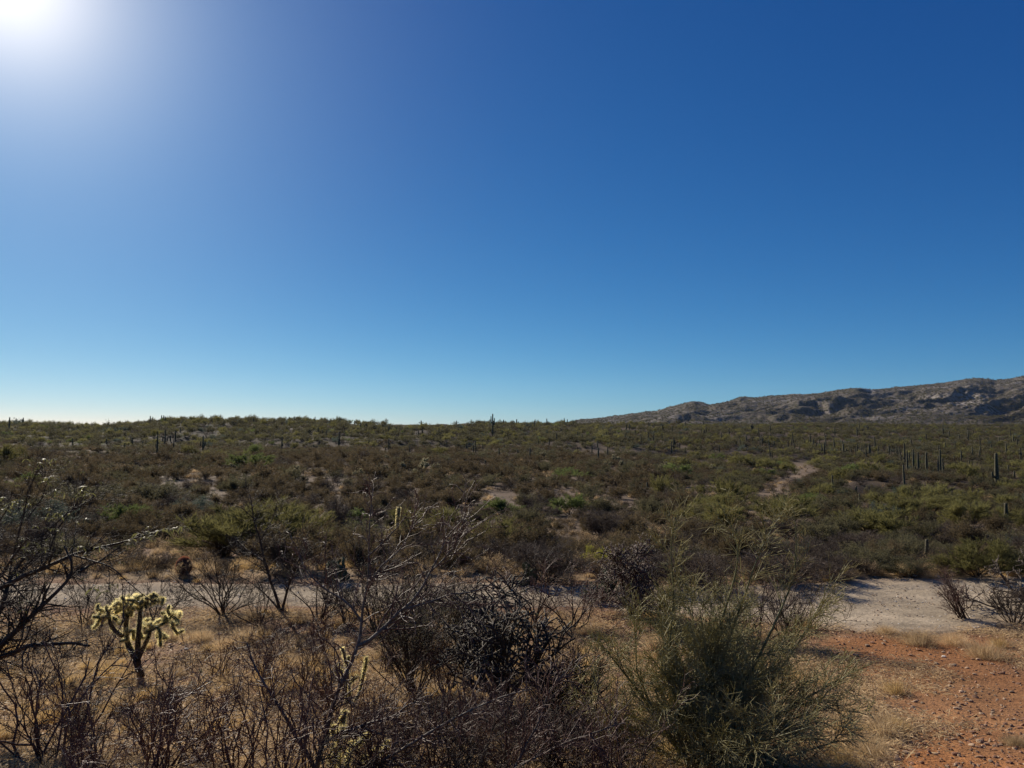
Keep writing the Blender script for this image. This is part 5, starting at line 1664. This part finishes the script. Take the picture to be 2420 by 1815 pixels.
P3_, R3 = sprout(rng, P2, R2, 1300, 0.08, 0.8, 3, 0.0, 0.25, 0.1, 1.0, rs=0.7, rmin=0.0012)
b = MB(); b.tubes(P1, R1, 5, 0); b.tubes(P2, R2, 4, 0); b.tubes(P3_, R3, 3, 0)
thorny(b, P1, R1, rng, 1500, 0, 0.016); thorny(b, P2, R2, rng, 1500, 0, 0.014)
tree_thing('whitethorn_shrub', 'leafless thorn shrub with long sunlit grey limbs in front of everything', 'shrub', base,
           [('branches', a.mesh('whitethorn_branches', [M['bark_grey']], True)), ('twigs', b.mesh('whitethorn_twigs', [M['twig_red']]))])

# --- the green twig bush
base = hit(1505, 1668)
rng = R_('green bush')
Yg_ = base[1]
P, R = stems(rng, 34, 1.42, 1.2, 7, 0.16, 0.07, 0.012, 0.06)
lines = [([(1505, 1668, Yg_), (1530, 1500, Yg_), (1560, 1330, Yg_ + .1), (1590, 1250, Yg_ + .1), (1600, 1170, Yg_ + .1), (1545, 1080, Yg_ + .2)], 0.02, 0.003),
         ([(1505, 1668, Yg_), (1560, 1420, Yg_), (1620, 1260, Yg_), (1640, 1180, Yg_), (1690, 1110, Yg_)], 0.018, 0.003),
         ([(1505, 1668, Yg_), (1660, 1560, Yg_ + .1), (1760, 1500, Yg_ + .2), (1840, 1450, Yg_ + .2), (1885, 1435, Yg_ + .2)], 0.02, 0.004),
         ([(1505, 1668, Yg_), (1440, 1450, Yg_), (1460, 1260, Yg_), (1440, 1180, Yg_), (1465, 1105, Yg_)], 0.016, 0.003),
         ([(1505, 1668, Yg_), (1650, 1400, Yg_ - .2), (1720, 1250, Yg_ - .2), (1725, 1160, Yg_ - .2), (1712, 1100, Yg_ - .2)], 0.018, 0.003),
         ([(1505, 1668, Yg_), (1400, 1520, Yg_ - .1), (1320, 1420, Yg_ - .1), (1290, 1380, Yg_ - .1)], 0.018, 0.004),
         ([(1505, 1668, Yg_), (1700, 1430, Yg_ + .3), (1780, 1300, Yg_ + .3), (1800, 1240, Yg_ + .3)], 0.014, 0.003),
         ([(1505, 1668, Yg_), (1600, 1630, Yg_ - .2), (1700, 1640, Yg_ - .3), (1810, 1600, Yg_ - .3)], 0.016, 0.004),
         ([(1505, 1668, Yg_), (1380, 1600, Yg_ + .2), (1280, 1540, Yg_ + .3), (1260, 1470, Yg_ + .3)], 0.016, 0.004)]
Pl, Rl = limb_set(lines, base)
a = MB(); a.tubes(P, R, 7, 0); a.tubes(Pl, Rl, 7, 0)
S1 = sprout(rng, P, R, 420, 0.62, 0.6, 5, 0.06, 0.12, 0.12, 1.0, rs=0.5, rmax=0.008, rmin=0.003)
S1b = sprout(rng, Pl, Rl, 130, 0.42, 0.45, 5, 0.08, 0.08, 0.2, 0.95, rs=0.5, rmax=0.009, rmin=0.003)
P1 = np.concatenate([S1[0], S1b[0]]); R1 = np.concatenate([S1[1], S1b[1]])
P2, R2 = sprout(rng, P1, R1, 9000, 0.25, 0.7, 4, 0.03, 0.10, 0.1, 1.0, rs=0.65, rmin=0.0032)
P3_, R3 = sprout(rng, P2, R2, 17000, 0.12, 0.95, 2, 0.0, 0.05, 0.05, 1.0, rs=0.8, rmin=0.0024)
b = MB(); b.tubes(P1, R1, 5, 0); b.tubes(P2, R2, 3, 0); b.tubes(P3_, R3, 3, 0)
tree_thing('palo_verde', 'big green thorny twig bush with tall pale shoots in front of the road bend', 'shrub', base,
           [('branches', a.mesh('green_bush_branches', [M['twig_green']], True)), ('twigs', b.mesh('green_bush_twigs', [M['twig_lime']]))])
PLACED.append((base[0], base[1], 1.2))

# --- creosote bush with dark stems and thin olive leaves
for (px, py, Hh, lab, sd) in ((894, 1508, 1.45, 'olive-leaved creosote bush with a fan of black stems', 'cr1'), (1000, 1440, 1.35, 'second olive creosote bush tucked behind the black cholla', 'cr2'),
                              (1235, 1560, 0.9, 'low brown thin-stemmed bush in front of the black cholla', 'cr3'), (860, 1400, 1.1, 'brown creosote bush against the road edge behind the grey limbs', 'cr4')):
    base = hit(px, py)
    tree_thing('creosote_bush', lab, 'shrub', base, twig_shrub(sd, Hh, 26, 0.62, 150, 800, 1600, 0.011, 'bark_dark', 'bark_dark', 0.12, (0, 0), 0.08, leaf='leaf_olive' if sd != 'cr3' else 'leaf_rust', nleaf=3800 if sd != 'cr3' else 900))

# --- leaning leafless shrub on the road bank and its neighbours
base = hit(2085, 1342)
tree_thing('bare_shrub', 'leafless shrub leaning over the road by the dead black limbs', 'shrub', base,
           twig_shrub('lean', 0.95, 20, 0.35, 110, 420, 700, 0.011, 'bark_dark', 'twig_red', 0.08, (-0.45, 0), 0.03))
base = hit(2190, 1350)
tree_thing('bare_shrub', 'grey leafless shrub under the dead black limbs', 'shrub', base,
           twig_shrub('lean2', 0.95, 20, 0.75, 110, 420, 700, 0.011, 'bark_dark', 'twig_grey', 0.14, (-0.2, 0), 0.03))
base = hit(1700, 1400)
tree_thing('bare_shrub', 'thin black-stemmed bush seen against the pale road beside the green twig bush', 'shrub', base,
           twig_shrub('mid1', 1.25, 18, 0.6, 120, 500, 900, 0.012, 'bark_dark', 'bark_dark', 0.14, (0.15, 0), 0.05))

# --- red-stemmed thorn scrub in the foreground
RED = [twig_shrub('red%d' % s, 1.0, 13, 0.6, 55, 230, 260, 0.011, 'twig_red', 'twig_red', 0.22, (0, 0), 0.08, 260, 4) for s in range(5)]
GREY = [twig_shrub('grey%d' % s, 0.8, 16, 1.0, 90, 380, 600, 0.008, 'twig_grey', 'bark_dark', 0.28, (0, 0), 0.02, 0, 4) for s in range(4)]
rng = R_('red scrub')
reds = [(40, 1640, 0.85), (110, 1660, 1.2), (60, 1760, 1.1), (200, 1700, 0.8), (260, 1640, 0.75), (330, 1720, 0.9), (380, 1600, 0.85), (430, 1660, 0.9), (500, 1560, 0.8), (520, 1700, 0.95), (560, 1620, 0.9), (610, 1740, 0.9), (620, 1560, 0.9),
        (470, 1480, 0.75), (340, 1500, 0.6), (820, 1720, 0.7), (880, 1660, 0.7), (960, 1720, 0.8), (1030, 1650, 0.7), (1100, 1740, 0.7), (1180, 1680, 0.7), (1260, 1720, 0.7), (1330, 1680, 0.65), (660, 1500, 0.95), (720, 1560, 0.8),
        (150, 1560, 0.6), (20, 1520, 0.7), (580, 1480, 0.9), (700, 1430, 0.9), (830, 1460, 0.9), (400, 1740, 0.8), (740, 1640, 0.7)]
where = ['at the bottom corner under the mesquite', 'in front of the golden-spined cholla', 'before the forked roadside tree', 'around the grey-limbed thorn shrub', 'under the black cholla', 'before the green twig bush']
reds = [q_ for i_, q_ in enumerate(reds) if q_[0] > 650 or i_ % 2]
reds += [(rng.uniform(0, 1350), rng.uniform(1500, 1800), rng.uniform(0.5, 0.85)) for _ in range(10)]
reds += [(rng.uniform(350, 1100), rng.uniform(1400, 1520), rng.uniform(0.4, 0.8)) for _ in range(4)]
for px, py, Hh in reds:
    p = hit(px, py)
    k_ = 0 if px < 210 else 1 if px < 400 else 2 if px < 640 else 3 if px < 900 else 4 if px < 1150 else 5
    t = thing('thorn_scrub', '%s red-stemmed thorn scrub %s' % ('tall' if Hh > 0.78 else 'knee-high', where_at(px, min(py, 1650), MARKS_NEAR)), 'shrub', p, rng.uniform(0, 6.28), Hh * rng.uniform(0.85, 1.1), 'red-stemmed thorn scrub ' + where[k_])
    for nm, me in RED[int(rng.integers(5))]:
        part(nm, me, t)
greys = [(1000, 1640, 0.8), (1080, 1600, 0.7), (1160, 1620, 0.8), (1250, 1650, 0.8), (1340, 1620, 0.8), (940, 1600, 0.7), (1120, 1690, 0.9), (1230, 1730, 0.9), (900, 1700, 0.8), (1020, 1730, 0.8), (1330, 1740, 0.8),
         (130, 1640, 0.8), (180, 1540, 0.6), (90, 1500, 0.7), (40, 1450, 0.8), (230, 1420, 0.6), (130, 1420, 0.8), (640, 1420, 0.6), (560, 1400, 0.6), (300, 1560, 0.5), (700, 1500, 0.6), (1640, 1650, 0.7), (1720, 1640, 0.6)]
greys += [(rng.uniform(750, 1400), rng.uniform(1480, 1800), rng.uniform(0.5, 0.9)) for _ in range(10)]
greys += [(rng.uniform(0, 700), rng.uniform(1500, 1800), rng.uniform(0.3, 0.45)) for _ in range(4)]
for px, py, Hh in greys:
    p = hit(px, py)
    k_ = 0 if px < 210 else 1 if px < 400 else 2 if px < 720 else 4 if px < 1190 else 5
    t = thing('bare_shrub', '%s grey tangle of dead stems %s' % ('broad' if Hh > 0.68 else 'low', where_at(px, min(py, 1650), MARKS_NEAR)), 'shrub', p, rng.uniform(0, 6.28), Hh * rng.uniform(0.85, 1.1), 'grey dead tangles ' + where[k_])
    for nm, me in GREY[int(rng.integers(4))]:
        part(nm, me, t)

# --- barrel cactus, prickly pears, ocotillo
base = hit(397, 1243)
r = 16.5 * base[1] / 1534
b = MB()
th = np.linspace(0.02, pi * 0.93, 14)
P = np.stack([np.zeros(14), np.zeros(14), r * 1.15 - np.cos(th[::-1][::-1]) * r * 1.15], 1)[None]
b.tubes(P, (np.sin(th) * r * 0.95)[None], 40, 0, ribs=0.06)
sp = MB()
n = 3600
rng = R_('barrel')
tt = rng.uniform(0.5, pi * 0.97, n); az = rng.uniform(0, 2 * pi, n)
nn = np.stack([np.sin(tt) * np.cos(az), np.sin(tt) * np.sin(az), -np.cos(tt)], 1)
q = nn * np.array([r * 0.97, r * 0.97, r * 1.15]) + np.array([0, 0, r * 1.15])
sp.blades(q, unit(nn + rng.normal(0, 0.5, nn.shape)), rng.uniform(0.02, 0.045, n), np.full(n, 0.003), rng, 0)
tree_thing('barrel_cactus', 'round barrel cactus with a red-spined crown at the far road edge', 'cactus', base, [('body', b.mesh('barrel_body', [M['cholla_old']], True)), ('spines', sp.mesh('barrel_spines', [M['spine_red']]))])

def pear_pads(seed, n):
    rng = R_('pear%d' % seed)
    pads = []
    ends = [(np.array([rng.normal(0, 0.12), rng.normal(0, 0.12), 0.0]), np.array([0, 0, 1.0])) for _ in range(max(3, n // 3))]; n0 = len(ends)
    for k_ in range(n):
        p, d = ends[k_ if k_ < n0 else int(rng.integers(0, len(ends)))]
        if p[2] > 0.30: p, d = ends[int(rng.integers(0, n0))]
        d2 = unit(d + rng.normal(0, 0.6, 3) + np.array([0, 0, 0.25]))
        d2[2] = abs(d2[2]) * 0.8 + 0.15; d2 = unit(d2)
        pads.append((p.copy(), d2)); ends.append((p + d2 * 0.17, d2))
    return pads
PAD = MB()
_u = np.linspace(0, 1, 9)
PAD.tubes(np.stack([np.zeros(9), np.zeros(9), _u * 0.2], 1)[None], (0.085 * np.sqrt(np.clip(np.sin(_u * pi * 0.96 + 0.06), 0.02, 1)))[None], 12, 0)
PAD.V[0][:, 1] *= 0.22
spine_coat(PAD, np.stack([np.zeros(6), np.zeros(6), np.linspace(0.02, 0.19, 6)], 1)[None], np.full((1, 6), 0.05), R_('padsp'), 900, 0.02, 0.002, 1)
PADM = PAD.mesh('prickly_pad', [M['cactus_green'], M['spine_pale']], True)
import mathutils
def prickly(px, py, n, scl, lab, seed):
    base = hit(px, py)
    t = thing('prickly_pear', lab, 'cactus', base, 0.0, scl)
    rng = R_('pp%d' % seed)
    for p, d in pear_pads(seed, n):
        o = part('pad', PADM, t)
        qt = mathutils.Vector(d).to_track_quat('Z', 'Y') @ mathutils.Euler((0, 0, rng.uniform(0, 3.1))).to_quaternion()
        o.rotation_mode = 'QUATERNION'; o.rotation_quaternion = qt; o.location = tuple(p)
prickly(735, 1252, 26, 1.5, 'dark prickly clump on the far bank of the road', 1)
prickly(*c4(1710, 1315), 14, 2.0, 'flat-padded prickly pear on the pale clearing beyond the road bend', 2)
prickly(*c4(1535, 1405), 12, 1.5, 'small prickly pear in front of the pale clearing', 3)
prickly(1150, 1262, 14, 1.3, 'dark prickly pear in the brush behind the black cholla', 4)

def ocotillo(px, py, Hh, lab, seed, n=22):
    base = hit(px, py)
    rng = R_('oco%d' % seed)
    P, R = stems(rng, n, Hh, 0.42, 8, 0.05, 0.02, 0.022, 0.07)
    t = thing('ocotillo', lab, 'shrub', base)
    for k_ in range(n):
        b = MB(); b.tubes(P[k_:k_ + 1], np.maximum(R[k_:k_ + 1], 0.01), 5, 0)
        thorny(b, P[k_:k_ + 1], R[k_:k_ + 1], rng, 60, 0, 0.05)
        part('wand', b.mesh('ocotillo_wand', [M['bark_dark']]), t)
ocotillo(165, 1140, 3.0, 'ocotillo fan of straight dark wands behind the mesquite leaves', 1)
ocotillo(*c1(905, 212), 4.5, 'tiny ocotillo fan against the bright sky on the low saddle', 2, 9)

print('objects', len(bpy.data.objects))

# ------------------------------------------------------------------ thin air towards the mountain
def haze_box():
    x0, x1, y0, y1, z0, z1 = -4600, 9600, -420, 7200, -60, 420
    V = np.array([[a, b, c] for c in (z0, z1) for b in (y0, y1) for a in (x0, x1)], float)
    F = np.array([[0, 2, 3, 1], [4, 5, 7, 6], [0, 1, 5, 4], [2, 6, 7, 3], [0, 4, 6, 2], [1, 3, 7, 5]])
    m, t = new_mat('haze_air')
    pv = t.nodes.new('ShaderNodeVolumePrincipled')
    pv.inputs['Color'].default_value = (0.62, 0.76, 1.0, 1)
    pv.inputs['Density'].default_value = 0.000014
    pv.inputs['Anisotropy'].default_value = 0.3
    o = t.nodes.new('ShaderNodeOutputMaterial')
    t.links.new(pv.outputs[0], o.inputs['Volume'])
    ob = bpy.data.objects.new('haze', mesh_np('haze', V, [F], m))
    col.objects.link(ob)
    ob['kind'] = 'stuff'
haze_box()

# ------------------------------------------------------------------ labels: pairs and threes told apart by distance, larger sets grouped
_by = {}
for o in list(col.objects):
    if o.parent is None and 'label' in o and 'kind' not in o:
        _by.setdefault(o['label'], []).append(o)
for lab_, os_ in _by.items():
    if len(os_) == 1:
        continue
    os_.sort(key=lambda o: o.location.y)
    words_ = len(lab_.split())
    names_ = {2: ['nearer of two', 'farther of two'], 3: ['nearer of three', 'middle of three', 'farther of three']}.get(len(os_))
    if names_ and words_ <= 13:
        for o, w_ in zip(os_, names_):
            o['label'] = '%s, %s' % (lab_, w_)
    else:
        for o in os_:
            o['group'] = lab_
